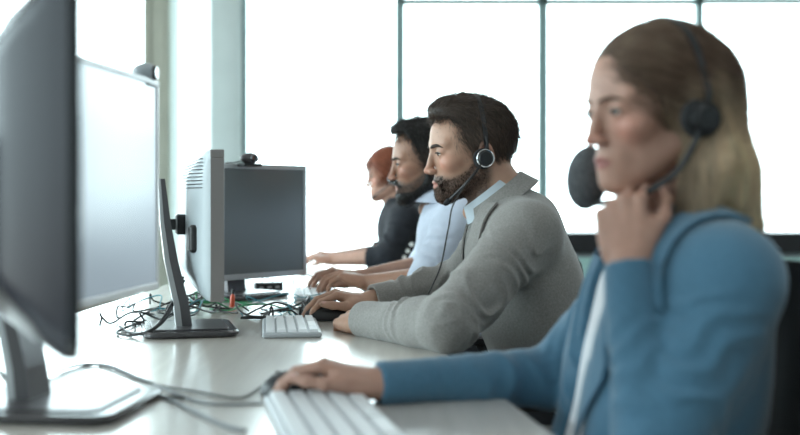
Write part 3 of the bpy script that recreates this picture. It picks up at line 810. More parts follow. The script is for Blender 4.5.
# ================================================================== MONITORS
def monitor(c, yaw_n, w, h, zb, label, shell, bezel, stand, base=(.0, .0, .26, .20), neck=True, grill=True, foot=None, inset=.018, th=.022, bulge=.045, neck_m='graphite', baseyaw=None, group=None, screen='screen', aio=False):
    """c: centre of the panel on the desk plane; yaw_n: direction the screen faces (degrees); local +x is the screen side"""
    root = empty('monitor', (c[0], c[1], DESK), math.radians(yaw_n)); tag(root, label, 'monitor', group)
    z0 = zb - DESK; zc = z0 + h / 2
    mb = MB()   # bezel frame ring
    o = inset
    for (cy, cz, sy, sz) in ((0, z0 + h - o / 2, w, o), (0, z0 + o * .6, w, o * 1.2), (-w / 2 + o / 2, zc, o, h - 2 * o), (w / 2 - o / 2, zc, o, h - 2 * o)):
        mb.box((-.001, cy, cz), (th, sy, sz))
    if aio:   # one-piece panel with large rounded upper corners
        mb = MB(); ol = []
        for (sy, sz, a0, rc) in ((1, 1, 0, .178), (-1, 1, 90, .03), (-1, -1, 180, .02), (1, -1, 270, .02)):
            for j in range(10):
                a = math.radians(a0 + j * 10); ol.append((sy * (w / 2 - rc) + rc * math.cos(a), zc + sz * (h / 2 - rc) + rc * math.sin(a)))
        n = len(ol); vs = [(x, y, z) for x in (-th / 2, th / 2 - .004) for y, z in ol]
        mb.add(vs, [tuple(range(n)), tuple(range(2 * n - 1, n - 1, -1))] + [(j, (j + 1) % n, n + (j + 1) % n, n + j) for j in range(n)])
    fr = mb.build('bezel', M[bezel], root, smooth=False)
    bv = fr.modifiers.new('b', 'BEVEL'); bv.width = .002; bv.segments = 2; bv.limit_method = 'ANGLE'
    MB().box((.0045 + .003 * aio, 0, zc), (.006, (w - 2 * o + .002) * (.9 if aio else 1), (h - 2.1 * o + .002) * (.72 if aio else 1))).build('screen', M[screen], root)
    # back shell: shrinking rounded rings
    rings = []; n = 40
    for (d, k, rc) in [(-th / 2 - bulge * (1 - (1 - q) ** 2.2), 1 - .62 * q, .05) for q in np.linspace(0, 1, 14)] if aio else ((-th / 2, 1.0, .02), (-th / 2 - .006, .985, .025), (-th / 2 - .016, .93, .05), (-th / 2 - bulge * .6, .82, .06), (-th / 2 - bulge * .92, .68, .06), (-th / 2 - bulge, .60, .05)):
        hw, hh = w / 2 * k, h / 2 * (k if k > .9 else k * .96); ring = []
        for (sy, sz, a0) in ((1, 1, 0), (-1, 1, 90), (-1, -1, 180), (1, -1, 270)):
            if aio: rc = (.178 if sz > 0 and sy > 0 else .03) * k
            for j in range(10):
                a = math.radians(a0 + j * 10); ring.append((d, sy * (hw - rc) + rc * math.cos(a), zc + sz * (hh - rc) + rc * math.sin(a)))
        rings.append(ring)
    vs = [p for r in rings for p in r]; fs = [(i * n + j, i * n + (j + 1) % n, (i + 1) * n + (j + 1) % n, (i + 1) * n + j) for i in range(len(rings) - 1) for j in range(n)]
    fs += [tuple(range(n)), tuple((len(rings) - 1) * n + j for j in range(n - 1, -1, -1))]
    mb = MB(); mb.add(vs, fs); sh = mb.build('back_shell', M[shell], root, angle=50)
    if grill:
        mb = MB()
        for r in range(9):
            f = .50 + .048 * r; zz = zc + h / 2 * f
            ys = np.linspace(-.93, .93, 31) * w / 2; xx = -th / 2 - np.interp(np.maximum(f, np.abs(ys) / (w / 2)), [.60, .68, .82, .93, .985], [bulge, bulge * .92, bulge * .6, .016, .006])
            mb.tube([(x_ - .0002, y_, zz) for x_, y_ in zip(xx, ys)], .0013, 6)
        mb.build('vent_grille', M['graphite'], sh)
        MB().box((-th / 2 - bulge * .62 , -w * .375, zc - h * .09), (.030, .036, .060), bev=.012).build('port_cover', M['black'], sh)
    # stand
    sx, sy, bw, bd = base[:4]; bo = base[4] if len(base) > 4 else .02; nx = -th / 2 - bulge
    if neck:
        hz = stand  # neck top height above desk
        bx = sx
        prof = [(bx - .012, .012), (bx - .018, .06), (bx - .040, .16), (bx - .052, .24), (bx - .060, hz)]
        wd = [.034, .032, .030, .028, .024]; tk = [.016, .015, .013, .010, .006]
        vs = []; fs = []
        for (x, z), a, t in zip(prof, wd, tk): vs += [(x - t, sy - a, z), (x + t, sy - a, z), (x + t, sy + a, z), (x - t, sy + a, z)]
        for i in range(4):
            for j in range(4): fs.append((i * 4 + j, i * 4 + (j + 1) % 4, (i + 1) * 4 + (j + 1) % 4, (i + 1) * 4 + j))
        fs += [(3, 2, 1, 0), (16, 17, 18, 19)]
        mb = MB(); mb.add(vs, fs); nk = mb.build('neck', M['silver'], root, smooth=False)
        mb = MB(); vs2 = []
        for (x, z), a, t in zip(prof, wd, tk): vs2 += [(x - t * .2 , sy - a - .0015, z), (x + t + .002, sy - a - .0015, z), (x + t + .002, sy + a + .0015, z), (x - t * .2, sy + a + .0015, z)]
        mb.add(vs2, fs); mb.build('neck_trim', M[neck_m], nk, smooth=False)
        ax_, az = bx - .052, zc
        MB().box(((ax_ + nx) / 2, sy * .6, az), (abs(nx - ax_) + .02, .028, .024), bev=.004).box((nx - .008, sy * .6, az), (.026, .046, .045), bev=.008).build('hinge_arm', M['black'], root)
    mb = MB(); mb.box((sx + bo, sy, .0075), (bd, bw, .013), bev=.03); mb.build('base', M['base_dark'], root)
    MB().box((sx + bo, sy, .0155), (bd * .80, bw * .80, .003), bev=.02).build('base_plate', M['graphite'], root)
    return root

m1 = monitor((-.451, 1.69), -6, .47, .36, .868, 'large pale monitor behind the dark nearest one, bright screen, webcam on top', 'pale_shell', 'white_plastic', .40, base=(-.047, -.13, .24, .26), screen='screen_reflect', inset=.010)
m0 = monitor((-.386, 1.185), 27, .43, .362, .879, 'nearest monitor, seen from behind, dark curved back cut by the left edge', 'dark_shell', 'black_gloss', .36, base=(-.075, -.05, .24, .22), bulge=.060, grill=False, aio=True, th=.016)
m2 = monitor((-.445, 2.585), 14.5, .46, .325, .802, 'monitor seen edge-on with vented pale back, stand neck at its left', 'pale_shell', 'bezel_grey', .335, base=(-.055, -.14, .24, .20, .0), th=.030)
m3 = monitor((-.432, 3.255), -40, .43, .335, .785, 'monitor facing us with dark grey screen beside the edge-on one', 'dark_shell', 'silver', .20, base=(-.05, -.02, .24, .20), inset=.014)

def webcam(c, yaw_n, label):
    r = empty('webcam', c, math.radians(yaw_n)); tag(r, label, 'webcam', None)
    F = Field(); F.add(ell((.0, 0, .024), (.018, .034, .015))).add(ell((.008, 0, .024), (.014, .017, .016)), .008)
    v, q = mesh_field(F, .003); obj_np('body', v, q, M['pale_shell' if 'pale' in label or 'bulb' in label else 'graphite'], r)
    MB().lathe((.018, 0, .024), (1, 0, 0), [(.013, 0), (.0125, .004), (.010, .006), (.0001, .0045)], 20).build('lens', M['lens'], r)
    MB().box((0, 0, .005), (.034, .070, .010), bev=.004).box((-.020, 0, -.012), (.006, .040, .036)).tube([(0, 0, .005), (0, 0, .018)], .006, 10).build('clip', M['black'], r)
    MB().tube(spline([(-.015, .0, .02), (-.03, -.03, .012), (-.035, -.07, .006), (-.05, -.1, -.03), (-.06, -.1, -.10)], 20), .0018, 6).build('cable', M['cable_black'], r)
    return r
webcam((-.437, 1.895, 1.214), -6, 'round webcam with pale bulb clipped on the large pale monitor')
webcam((-.435, 3.215, 1.112), -40, 'dark webcam clipped on the monitor that faces us')

# ================================================================== KEYBOARDS, MICE
def keyboard(c, rz, label, w=.30, d=.115, rows=5, cols=15):
    r = empty('keyboard', (c[0], c[1], DESK), rz); tag(r, label, 'keyboard')
    t = MB(); t.box((0, 0, .006), (d, w, .011), bev=.006); tr = t.build('tray', M['kb_tray'], r)
    ky = MB(); pw = (w - .012) / cols; pd = (d - .012) / rows
    for i in range(rows):
        off = 0
        j = 0
        while j < cols:
            span = 1
            if i == 4 and j == 4: span = 6
            if i in (1, 2, 3) and j in (0, cols - 2) and (i + j) % 2: span = 2
            span = min(span, cols - j)
            cy = -w / 2 + .006 + (j + span / 2) * pw; cx = -d / 2 + .006 + (i + .5) * pd
            ky.box((cx, cy, .0148), (pd * .84, pw * span - pw * .16, .0055), taper=.86); j += span
    kk = ky.build('key_set', M['key'], r, smooth=False); kk['kind'] = 'stuff'
    return r
def keyboard_keys(c, rz, label, w=.30, d=.115, rows=5, cols=13):
    """same keyboard with every key its own part"""
    r = empty('keyboard', (c[0], c[1], DESK), rz); tag(r, label, 'keyboard')
    MB().box((0, 0, .006), (d, w, .011), bev=.006).build('tray', M['kb_tray'], r)
    pw = (w - .012) / cols; pd = (d - .012) / rows; protos = {}
    for i in range(rows):
        j = 0
        while j < cols:
            span = 5 if (i == 4 and j == 3) else 2 if ((i == 2 and j == cols - 2) or (i == 3 and j == 0) or (i == 1 and j == 0)) else 1
            cy = -w / 2 + .006 + (j + span / 2) * pw; cx = -d / 2 + .006 + (i + .5) * pd
            if span not in protos:
                k = MB().box((0, 0, 0), (pd * .84, pw * span - pw * .16, .0060), taper=.84).build('key', M['key'], r, smooth=False); protos[span] = k
            else:
                k = protos[span].copy(); C.objects.link(k); k.parent = r
            k.location = (cx, cy, .0148); j += span
    return r
# local x: towards typist is +x (rows), y along the row of people
keyboard_keys((-.243, 2.47), math.radians(7), 'white keyboard beside the grey-blazer man\'s mouse', w=.29, d=.125)
keyboard_keys((-.085, 1.425), math.radians(12), 'blurred white keyboard in the foreground by the blonde woman\'s mouse', w=.40, d=.145, cols=17)
keyboard_keys((-.255, 3.30), math.radians(6), 'white keyboard under the hands of the man in the pale shirt', w=.30, d=.12)

def mouse(c, rz, label, cable, col='black', group=None):
    r = empty('computer_mouse', (c[0], c[1], DESK), rz); tag(r, label, 'computer mouse', group)
    F = Field(); F.add(ell((.006, 0, .006), (.052, .031, .033))).add(ell((-.022, 0, .006), (.036, .028, .024)), .02)
    F.post = lambda p, d: np.maximum(d, .0015 - p[..., 2])
    v, q = mesh_field(F, .0025); b = obj_np('shell', v, q, M[col], r)
    MB().tube([(-.030, -.003, .030), (-.030, .003, .030)], .007, 12).build('scroll_wheel', M['cable_grey'], r)
    a = math.cos(rz), math.sin(rz)
    loc = lambda p: (( (p[0] - c[0]) * a[0] + (p[1] - c[1]) * a[1]), (-(p[0] - c[0]) * a[1] + (p[1] - c[1]) * a[0]), p[2] - DESK)
    MB().tube(spline([(-.055, 0, .008)] + [loc(p) for p in cable], 50), .0019, 6).build('cable', M['cable_black'], r)
    return r
D_ = lambda px, py, z=.003: tuple(P(px, py, (CAMZ - DESK) * F_PX / (py - HZ))[:2]) + (DESK + z,)
mouse((-.172, 2.665), .12, 'black mouse under the hand of the man in the grey blazer', [D_(300, 312), D_(288, 305), D_(270, 300), D_(255, 305)])
mouse((-.152, 1.655), -.28, 'black mouse under the hand of the woman in the blue blazer', [D_(262, 388), D_(240, 400), D_(200, 394), D_(150, 385), D_(95, 366), D_(60, 372)])

# ================================================================== CABLES ON THE DESK
def cable(pts, r, m, label):
    o = np.array(pts[0]); mb = MB(); mb.tube(spline([np.array(p) - o for p in pts], 60), r, 7)
    ob = mb.build('cable', M[m], None); ob.location = [float(a) for a in o]; tag(ob, label, 'cable', None); return ob
cable([D_(0, 386), D_(30, 389), D_(95, 366), D_(140, 380), D_(200, 404), D_(300, 398)][:5] + [D_(262, 405)], .0022, 'cable_grey', 'thin grey cable looping across the blurred desk front')
cable([D_(130, 400, .003), D_(160, 398), D_(190, 412), D_(225, 428), D_(245, 433)], .0030, 'cable_grey', 'grey cable leaving the large pale monitor base towards the camera')
cable([D_(0, 372), D_(10, 384), D_(22, 391), D_(50, 388), D_(90, 392), D_(130, 396), D_(190, 400)], .0022, 'cable_black', 'black cable lying around the nearest stand foot')
# monitor lead hanging from edge-on monitor down over its stand
b2 = np.array([-.500, 2.56])
cable([(-.488, 2.50, .845), (-.495, 2.44, .80), (-.50, 2.36, .765), (-.53, 2.32, .742), (-.58, 2.38, .735), (-.63, 2.50, .734)], .0032, 'cable_black', 'black lead hanging in front of the edge-on monitor\'s neck')
cable([(-.480, 2.47, .84), (-.498, 2.41, .79), (-.515, 2.34, .752), (-.56, 2.33, .736), (-.61, 2.40, .735), (-.60, 2.62, .734)], .0028, 'cable_black', 'second black lead crossing the edge-on monitor\'s neck')
r2 = random.Random(5)
def tangle(cx, cy, sx, sy, k, m, rad, what, place):
    for i in range(k):
        pts = []; a = r2.uniform(0, 6.28); x, y = cx + r2.uniform(-sx, sx) * .6, cy + r2.uniform(-sy, sy) * .6
        for j in range(9):
            pts.append((min(max(x, cx - sx), cx + sx), min(max(y, cy - sy), cy + sy), DESK + .003 + rad + r2.choice((0, .004, .010, .018, .028)) * (0 < j < 8)))
            a += r2.uniform(-1.3, 1.3); x += math.cos(a) * sx * .45; y += math.sin(a) * sy * .55
        ob = cable(pts, rad, m, '%s tangled on the desk %s' % (what, place)); ob['group'] = what + 's tangled ' + place
tangle(-.575, 2.75, .10, .25, 7, 'cable_black', .0023, 'black cable', 'left of the edge-on monitor')
tangle(-.60, 2.85, .10, .18, 3, 'cable_blue', .0018, 'thin teal cable', 'left of the edge-on monitor')
tangle(-.40, 2.80, .16, .14, 8, 'cable_black', .0024, 'black cable', 'under the edge-on monitor')
tangle(-.42, 2.92, .14, .14, 3, 'cable_green', .0022, 'green cable', 'behind the edge-on monitor')
tangle(-.30, 2.90, .12, .20, 6, 'cable_blue', .0013, 'thin teal cable', 'in front of the monitor facing us')
tangle(-.34, 3.55, .12, .16, 4, 'cable_black', .0024, 'black cable', 'behind the monitor facing us')
# small bits among the cables
o = D_(232, 307, 0); mk = empty('marker_pen', o); tag(mk, 'small orange capped pen standing among the cables under monitors', 'pen')
MB().lathe((0, 0, 0), (.05, .1, 1), [(.0065, 0), (.0065, .028), (.004, .034), (.0001, .035)], 14).build('barrel', M['orange'], mk)
MB().lathe((0.0017, .0034, .0345), (.05, .1, 1), [(.0045, 0), (.0045, .012), (.0001, .013)], 12).build('cap', M['black'], mk)
o = D_(207, 303, 0); ub = empty('cable_plug', o, .4); tag(ub, 'flat green plug lying among the cables behind edge-on monitor', 'plug')
MB().box((0, 0, .006), (.06, .03, .012), bev=.005).build('plug_body', M['green_plastic'], ub)
MB().box((.036, 0, .006), (.014, .012, .006)).build('pin', M['chrome'], ub)
# dark desk phone / hub behind the monitor facing us
hb = empty('usb_hub', D_(268, 291, 0), .3); tag(hb, 'small black hub box on the desk under the monitor facing us', 'hub')
MB().box((0, 0, .014), (.09, .05, .028), bev=.008).build('hub_body', M['black'], hb)
for k in range(3): MB().box((-.025 + k * .025, -.026, .014), (.013, .003, .006)).build('port', M['silver'], hb)

# ================================================================== CHAIRS
def chair(x, y, rz, label, seat_z=.46, back_top=1.0):
    r = empty('office_chair', (x, y, 0), rz); tag(r, label, 'chair', None)
    # local: faces -x
    F = Field(); F.add(ell((0, 0, seat_z - .03), (.25, .245, .045))).add(cone((-.12, .1, seat_z - .035), (-.12, -.1, seat_z - .035), .05, .05), .06).post = None
    F.post = lambda p, d: smax(d, p[..., 2] - seat_z + .0, .01)
    v, q = mesh_field(F, .010); obj_np('seat', v, q, M['chair_cloth'], r)
    # curved backrest
    vs = []; fs = []; nu, nv = 15, 13; zb, zt = seat_z + .14, back_top
    for sgn in (0, 1):
        for i in range(nv):
            t = i / (nv - 1); z = zb + (zt - zb) * t; hw = .215 * (1 - .25 * abs(2 * t - 1) ** 4)
            for j in range(nu):
                u = 2 * j / (nu - 1) - 1; x_ = .235 + .05 * t - .045 * u * u + .02 * math.sin(t * 3) + sgn * .035 * (1 - .6 * u ** 4) * (1 - .5 * abs(2 * t - 1) ** 6)
                vs.append((x_, u * hw, z))
    nn = nu * nv
    for i in range(nv - 1):
        for j in range(nu - 1):
            a = i * nu + j; fs += [(a, a + 1, a + nu + 1, a + nu), (nn + a, nn + a + nu, nn + a + nu + 1, nn + a + 1)]
    rim = [j for j in range(nu)] + [i * nu + nu - 1 for i in range(1, nv)] + [(nv - 1) * nu + j for j in range(nu - 2, -1, -1)] + [i * nu for i in range(nv - 2, 0, -1)]
    for a, b in zip(rim, rim[1:] + rim[:1]): fs.append((a, b, nn + b, nn + a))
    mb = MB(); mb.add(vs, fs); mb.build('backrest', M['chair_cloth'], r, angle=60)
    MB().tube(spline([(.05, 0, seat_z - .09), (.24, 0, seat_z - .08), (.31, 0, seat_z + .10), (.315, 0, seat_z + .26)], 14), .018, 10).build('back_support', M['black'], r)
    for sy in (1, -1):
        MB().tube(spline([(.05, sy * .20, seat_z - .06), (.05, sy * .285, seat_z - .04), (.04, sy * .29, seat_z + .10), (.0, sy * .29, seat_z + .185)], 12), .014, 8).box((-.02, sy * .29, seat_z + .195), (.24, .06, .025), bev=.012).build('armrest', M['black'], r)
    MB().lathe((0, 0, .10), (0, 0, 1), [(.035, 0), (.035, .12), (.022, .13), (.022, seat_z - .17), (.06, seat_z - .16), (.06, seat_z - .15)], 18).build('post', M['black'], r)
    for k in range(5):
        a = 2 * math.pi * k / 5 + .3; c, s = math.cos(a), math.sin(a)
        lg = MB().tube([(0, 0, .12), (.15 * c, .15 * s, .10), (.29 * c, .29 * s, .075)], [.028, .022, .016], 8).build('leg', M['black'], r)
        MB().lathe((.29 * c - .012 * s, .29 * s + .012 * c, .028), (-s, c, 0), [(.028, -.02), (.028, .0), (.0001, .001)], 16).tube([(.29 * c, .29 * s, .03), (.29 * c, .29 * s, .07)], .008, 8).build('caster', M['black_soft'], lg)
    return r
chair(.285, 1.53, -.04, 'black cloth office chair of the blonde woman in the blue blazer', .44, .935)
chair(.35, 2.45, -.04, 'black cloth office chair of the man in the grey blazer', .43, .80)
chair(.22, 3.32, .0, 'black cloth office chair of the man in the pale shirt', .44, .85)
chair(.08, 4.62, .0, 'black cloth office chair of the red-haired woman', .44, .90)

# ================================================================== PEOPLE
zx_short = ([-.13, -.085, -.060, -.040, -.026, -.014, .008, .016, .024, .044, .052, .060, .085, .12], [-.020, -.040, -.050, -.045, -.002, .018, -.012, -.012, .012, .034, .062, .074, .080, .084])
# --- the man in the grey blazer
EL, WL = (.090, 2.130, .782), (-.078, 2.380, .764)
man, Mx, T, s, O = person(dict(
    label='person in grey blazer with headset, short dark hair and beard, hand on mouse', head=(.162, 2.45, 1.127), hs=.96, yaw=11, pitch=4, male=True, h=.0024, hj=.0040,
    hip=(.36, 2.45, .56), chest=(.270, 2.45, .855), shL=(.262, 2.290, .950), shR=(.245, 2.615, .950), neck=(.222, 2.45, 1.015),
    elL=EL, wrL=WL, elR=(.155, 2.80, .810), wrR=(-.068, 2.700, .775),
    handL=dict(W=(-.082, 2.386, .762), u=(-.42, .90, -.02), n=(-.15, -.25, .95), v=(.86, .5, 0), curls=((40, 45, 25), (42, 48, 25), (45, 48, 25), (48, 48, 25)), s=1.0),
    handR=dict(W=(-.072, 2.700, .770), u=(-.95, -.14, .26), n=(.25, 0, 1), v=(.1, -1, 0), curls=((36, 28, 18), (34, 26, 16), (38, 30, 18), (42, 32, 20)), s=1.0, thumb=((.75, .55, -.22), (.9, .15, -.15), (.95, -.05, -.12)), splay=.16),
    skin=(.47, .275, .195), lips=(.42, .17, .13), beard_col=(.036, .021, .016), beard=.96,
    garment=('blazer', 'jacket_grey'), shirt='shirt_grey', g=.015, sleeve=(.066, .056, .054, .038), fold=.0085, wrinkle=.003, seed=1,
    vneck=((.165, 2.45, 1.03), (.135, 2.45, .84), .055, .020), w=1.0))
def stubble(nm, parent, Mx, T, s, n, ln, col):
    F = Field()
    for pr, k, op in head_prims(True): F.add(pr, k, op)
    pts = rng.uniform((-.02, -.085, -.125), (.115, .085, -.0), (n * 14, 3)); d = F(pts); e = 1e-3
    for _ in range(4):
        g = np.stack([F(pts + np.eye(3)[a] * e) - F(pts - np.eye(3)[a] * e) for a in range(3)], -1); g /= length(g)[:, None] + 1e-9; pts = pts - g * F(pts)[:, None]
    x, y, z = pts.T; line = np.interp(x, [-.01, .01, .03, .05, .07, .085, .10], [-.005, -.020, -.040, -.052, -.060, -.058, -.058])
    ok = ((z < line) | ((x > .078) & (np.abs(y) < .030) & (z < -.051))) & (x > -.014) & (np.abs(F(pts)) < .002)
    ok &= ~(((y / .021) ** 2 + ((z + .0708) / .011) ** 2 < 1) & (x > .08)); pts = pts[ok][:n]
    v, q, c = trace_hair(F, pts, lambda p: np.stack([.35 + 0 * p[..., 0], 0 * p[..., 0], -1 + 0 * p[..., 0]], -1), 3, rng.uniform(*ln, len(pts)) / 3, .0018, .00035, np.zeros((len(pts), 3)), jitter=.35)
    c = np.array(col) * np.repeat(rng.uniform(.6, 1.5, len(pts)), 12)[:, None]
    return obj_np(nm, (v * s) @ Mx.T + T, q, M['beard_hair'], parent, c)
stubble('beard', man, Mx, T - O, s, 5000, (.003, .0060), (.032, .019, .014))
def mcol(p):
    t = np.clip(sst(.075, -.03, p[..., 2]) * sst(-.11, -.02, p[..., 0]) * 1.0, 0, 1)[..., None] * .65
    return np.array([.062, .042, .032]) * (1 - t) + np.array([.15, .10, .075]) * t
shell_hair('hair', Mx, T - O, s, man, [(ell((-.009, 0, .036), (.0965, .0785, .088)), 0), (ell((.040, 0, .094), (.060, .054, .033)), .03)], zx_short, None, None, 8000, (.010, .026), .006, flow_short, h=.0026, colf=mcol, jitter=.28)
up = np.array([-.50, 0, .866]); fr = np.array([-.866, 0, -.50]); ax = np.array([0, 1., 0])
collar_ring(man, O, np.array([.200, 2.45, 1.030]), up, fr, ax, .060, .030, 'shirt_grey', 'shirt_collar', gap=.22, flare=.010, h0=-.004)
collar_ring(man, O, np.array([.212, 2.45, 1.018]), up, fr, ax, .070, .032, 'jacket_grey', 'blazer_collar', gap=.80, flare=.022, h0=-.004, th=.006)
J = root_fields[man.name]
for sy in (1, -1):
    inner = [(.185, 2.45 - sy * .062, 1.010), (.160, 2.45 - sy * .066, .97), (.145, 2.45 - sy * .055, .92), (.140, 2.45 - sy * .030, .82)]
    outer = [(.215, 2.45 - sy * .095, 1.000), (.185, 2.45 - sy * .112, .945), (.160, 2.45 - sy * .095, .90), (.145, 2.45 - sy * .045, .81)]
    lapel(man, O, J, inner, outer, 'jacket_grey')
headset(Mx, T, s, 'black headset with ringed ear cup worn by the man in grey blazer', cup_r=.0225, cable=[(.115, 2.30, 1.02), (.100, 2.30, .96), (.085, 2.33, .88), (.06, 2.36, .82)])

# --- the blonde woman in the blue blazer
woman, Mx, T, s, O = person(dict(
    label='person with long blonde hair, blue blazer and headset, hand at chin, nearest camera', head=(.346, 1.50, 1.146), hs=.95, yaw=22, pitch=4, male=False, h=.0028, hj=.0048,
    hip=(.350, 1.53, .55), chest=(.376, 1.53, .835), shL=(.412, 1.385, .922), shR=(.395, 1.68, .930), neck=(.385, 1.522, 1.010),
    elL=(.305, 1.345, .700), wrL=(.290, 1.405, .942), elR=(.235, 1.700, .752), wrR=(-.032, 1.605, .757), wrr=.0215,
    handL=dict(W=(.289, 1.408, .942), u=(-.10, .22, .95), n=(-.45, -.88, .15), v=(.88, -.45, 0), curls=((62, 80, 45), (68, 82, 45), (72, 82, 45), (78, 80, 45)), s=.93, rad=.92, thumb=((.7, .55, -.4), (.8, .1, -.5), (.8, -.2, -.5))),
    handR=dict(W=(-.030, 1.605, .760), u=(-.92, .30, .27), n=(.26, 0, 1), v=(-.3, -.95, 0), curls=((34, 26, 16), (32, 24, 14), (36, 28, 16), (40, 30, 18)), s=.95, rad=.92, thumb=((.75, .50, -.22), (.9, .15, -.15), (.95, -.05, -.12)), splay=.12),
    skin=(.47, .270, .205), lips=(.38, .15, .13),
    garment=('blazer', 'jacket_blue'), shirt='shirt_white', g=.020, sleeve=(.056, .052, .044, .032), fold=.0055, wrinkle=.0022, seed=3,
    vneck=((.315, 1.51, 1.00), (.225, 1.52, .66), .052, .040), w=.97, cut=.72,
    extra=[(cone((.335, 1.615, .90), (.250, 1.615, .62), .040, .050), .03, 'u'), (cone((.335, 1.445, .90), (.262, 1.435, .62), .040, .048), .03, 'u'), (cone((.285, 1.525, .90), (.200, 1.535, .60), .036, .058), .006, 's')],
    shirt_extra=[(cone((.325, 1.525, .90), (.268, 1.525, .66), .045, .050), .02)]))
def wcol(p):  # brown roots to blonde lengths; blonde brightened to paint in the backlit glow
    t = sst(.060, -.09, p[..., 2]) * sst(.05, -.05, p[..., 0] + .0) + .07 * nz(p * np.array([4, 4, .5]), 24, 2)
    t = np.clip(t * 1.15, 0, 1)[..., None]; return np.array([.12, .074, .050]) * (1 - t) + np.array([.85, .65, .44]) * t
def wflow(p):
    sd = np.where(p[..., 1] > -.03, 1., -1.); low = sst(.02, -.05, p[..., 2])
    return np.stack([-.75 * (1 - low) + .0 * sd, sd * .75 * (1 - low), -.35 - .9 * low], -1)
zx_w = ([-.2, -.05, .0, .012, .024, .040, .070, .088, .10, .13], [-.30, -.30, -.30, -.26, -.03, .012, .046, .062, .072, .078])
shell_hair('hair', Mx, T - O, s, woman, [
    (ell((-.012, 0, .034), (.108, .087, .091)), 0),
    (cone((-.045, .032, .02), (-.066, .038, -.10), .060, .052), .03), (cone((-.045, -.032, .02), (-.066, -.038, -.10), .060, .052), .03),
    (cone((-.066, .038, -.10), (-.088, .042, -.170), .052, .040), .03), (cone((-.066, -.038, -.10), (-.088, -.042, -.170), .052, .040), .03),
    (cone((-.022, .074, .01), (-.024, .080, -.08), .026, .030), .02), (cone((-.024, .080, -.08), (.004, .066, -.165), .030, .022), .02),
    (cone((-.022, -.074, .01), (-.024, -.080, -.08), .026, .030), .02), (cone((-.024, -.080, -.08), (.0, -.070, -.165), .030, .022), .02)],
    zx_w, None, None, 9000, (.04, .10), .003, wflow, h=.0032, colf=wcol, steps=7, width=.0007, jitter=.12)
up = np.array([.1, 0, .99]); fr = np.array([-.99, 0, .1])
collar_ring(woman, O, np.array([.378, 1.522, 1.002]), up, fr, ax, .060, .030, 'shirt_white', 'shirt_collar', gap=.45, flare=.014, h0=-.012)
J = root_fields[woman.name]
for sy in (1, -1):
    inner = [(.405, 1.522 - sy * .075, 1.01), (.355, 1.522 - sy * .080, .975), (.315, 1.522 - sy * .070, .92), (.270, 1.522 - sy * .060, .82), (.240, 1.522 - sy * .055, .70)]
    outer = [(.440, 1.522 - sy * .100, .98), (.385, 1.522 - sy * .125, .955), (.335, 1.522 - sy * .130, .90), (.290, 1.522 - sy * .100, .80), (.250, 1.522 - sy * .070, .70)]
    lapel(woman, O, J, inner, outer, 'jacket_blue', off=.005, th=.005)
headset(Mx, T, s, 'black headset with grey foam microphone worn by the blonde woman', side=.100, top=.129, cup_r=.026, boom_end=(.075, .045, -.122), thickness=.0045,
        foam=(P(587, 178, 1.60), .030, .046, .034, .10), mid=(.034, .088, -.088), band_x=-.012, ring='black')

# --- the man in the pale shirt
man2, Mx, T, s, O = person(dict(
    label='person in pale blue shirt with black beard, typing between the two colleagues', head=(.080, 3.32, 1.128), yaw=6, pitch=4, male=True, h=.003, hj=.006,
    hip=(.25, 3.32, .56), chest=(.170, 3.32, .855), shL=(.165, 3.155, .955), shR=(.150, 3.485, .955), neck=(.135, 3.32, 1.015),
    elL=(.075, 3.120, .790), wrL=(-.085, 3.225, .775), elR=(.08, 3.56, .80), wrR=(-.120, 3.44, .775),
    handL=dict(W=(-.090, 3.228, .777), u=(-.95, .12, .28), n=(.28, 0, 1), v=(.1, 1, 0), curls=((38, 34, 20), (36, 34, 20), (40, 34, 20), (44, 34, 20)), s=1.0),
    handR=dict(W=(-.125, 3.438, .777), u=(-.95, -.12, .24), n=(.24, 0, 1), v=(.1, -1, 0), curls=((34, 30, 20), (32, 30, 20), (36, 32, 20), (40, 32, 20)), s=1.0),
    skin=(.37, .200, .135), lips=(.33, .14, .11), beard_col=(.020, .014, .012), beard=.95,
    garment=('shirt', 'shirt_blue'), g=.010, sleeve=(.064, .055, .050, .040), sleeve_end=.16, fold=.005, wrinkle=.003, seed=5))
def m2col(p):
    t = np.clip(sst(.060, -.01, p[..., 2]), 0, 1)[..., None] * .8
    return np.array([.016, .013, .012]) * (1 - t) + np.array([.085, .055, .042]) * t
zx2 = (zx_short[0], [z + (.012 if x > .04 else .0) for x, z in zip(*zx_short)])
shell_hair('hair', Mx, T - O, s, man2, [(ell((-.009, 0, .038), (.096, .078, .092)), 0), (ell((.046, 0, .094), (.056, .052, .032)), .03)], zx2, None, None, 5000, (.012, .030), .007, flow_short, h=.0032, width=.0008, colf=m2col, jitter=.3)
# beard with volume
BF = [(cone((.002, .052, -.062), (.066, .014, -.100), .020, .022), 0), (cone((.002, -.052, -.062), (.066, -.014, -.100), .020, .022), .02), (ell((.074, 0, -.100), (.024, .026, .022)), .02),
      (cone((.098, .004, -.055), (.084, .026, -.068), .0055, .0050), .006), (cone((.098, -.004, -.055), (.084, -.026, -.068), .0055, .0050), .006),
      (cone((.006, .066, -.03), (.004, .058, -.060), .008, .016), .01), (cone((.006, -.066, -.03), (.004, -.058, -.060), .008, .016), .01)]
shell_hair('beard', Mx, T - O, s, man2, BF, (None, None), (.014, .011, .010), None, 2500, (.004, .012), .003, lambda p: np.stack([.3 + 0 * p[..., 0], 0 * p[..., 0], -1 + 0 * p[..., 0]], -1), h=.003)
up = np.array([.2, 0, .98]); fr = np.array([-.98, 0, .2])
collar_ring(man2, O, np.array([.128, 3.32, 1.03]), up, fr, ax, .066, .034, 'shirt_blue', 'shirt_collar', gap=.30, flare=.012, h0=-.010)

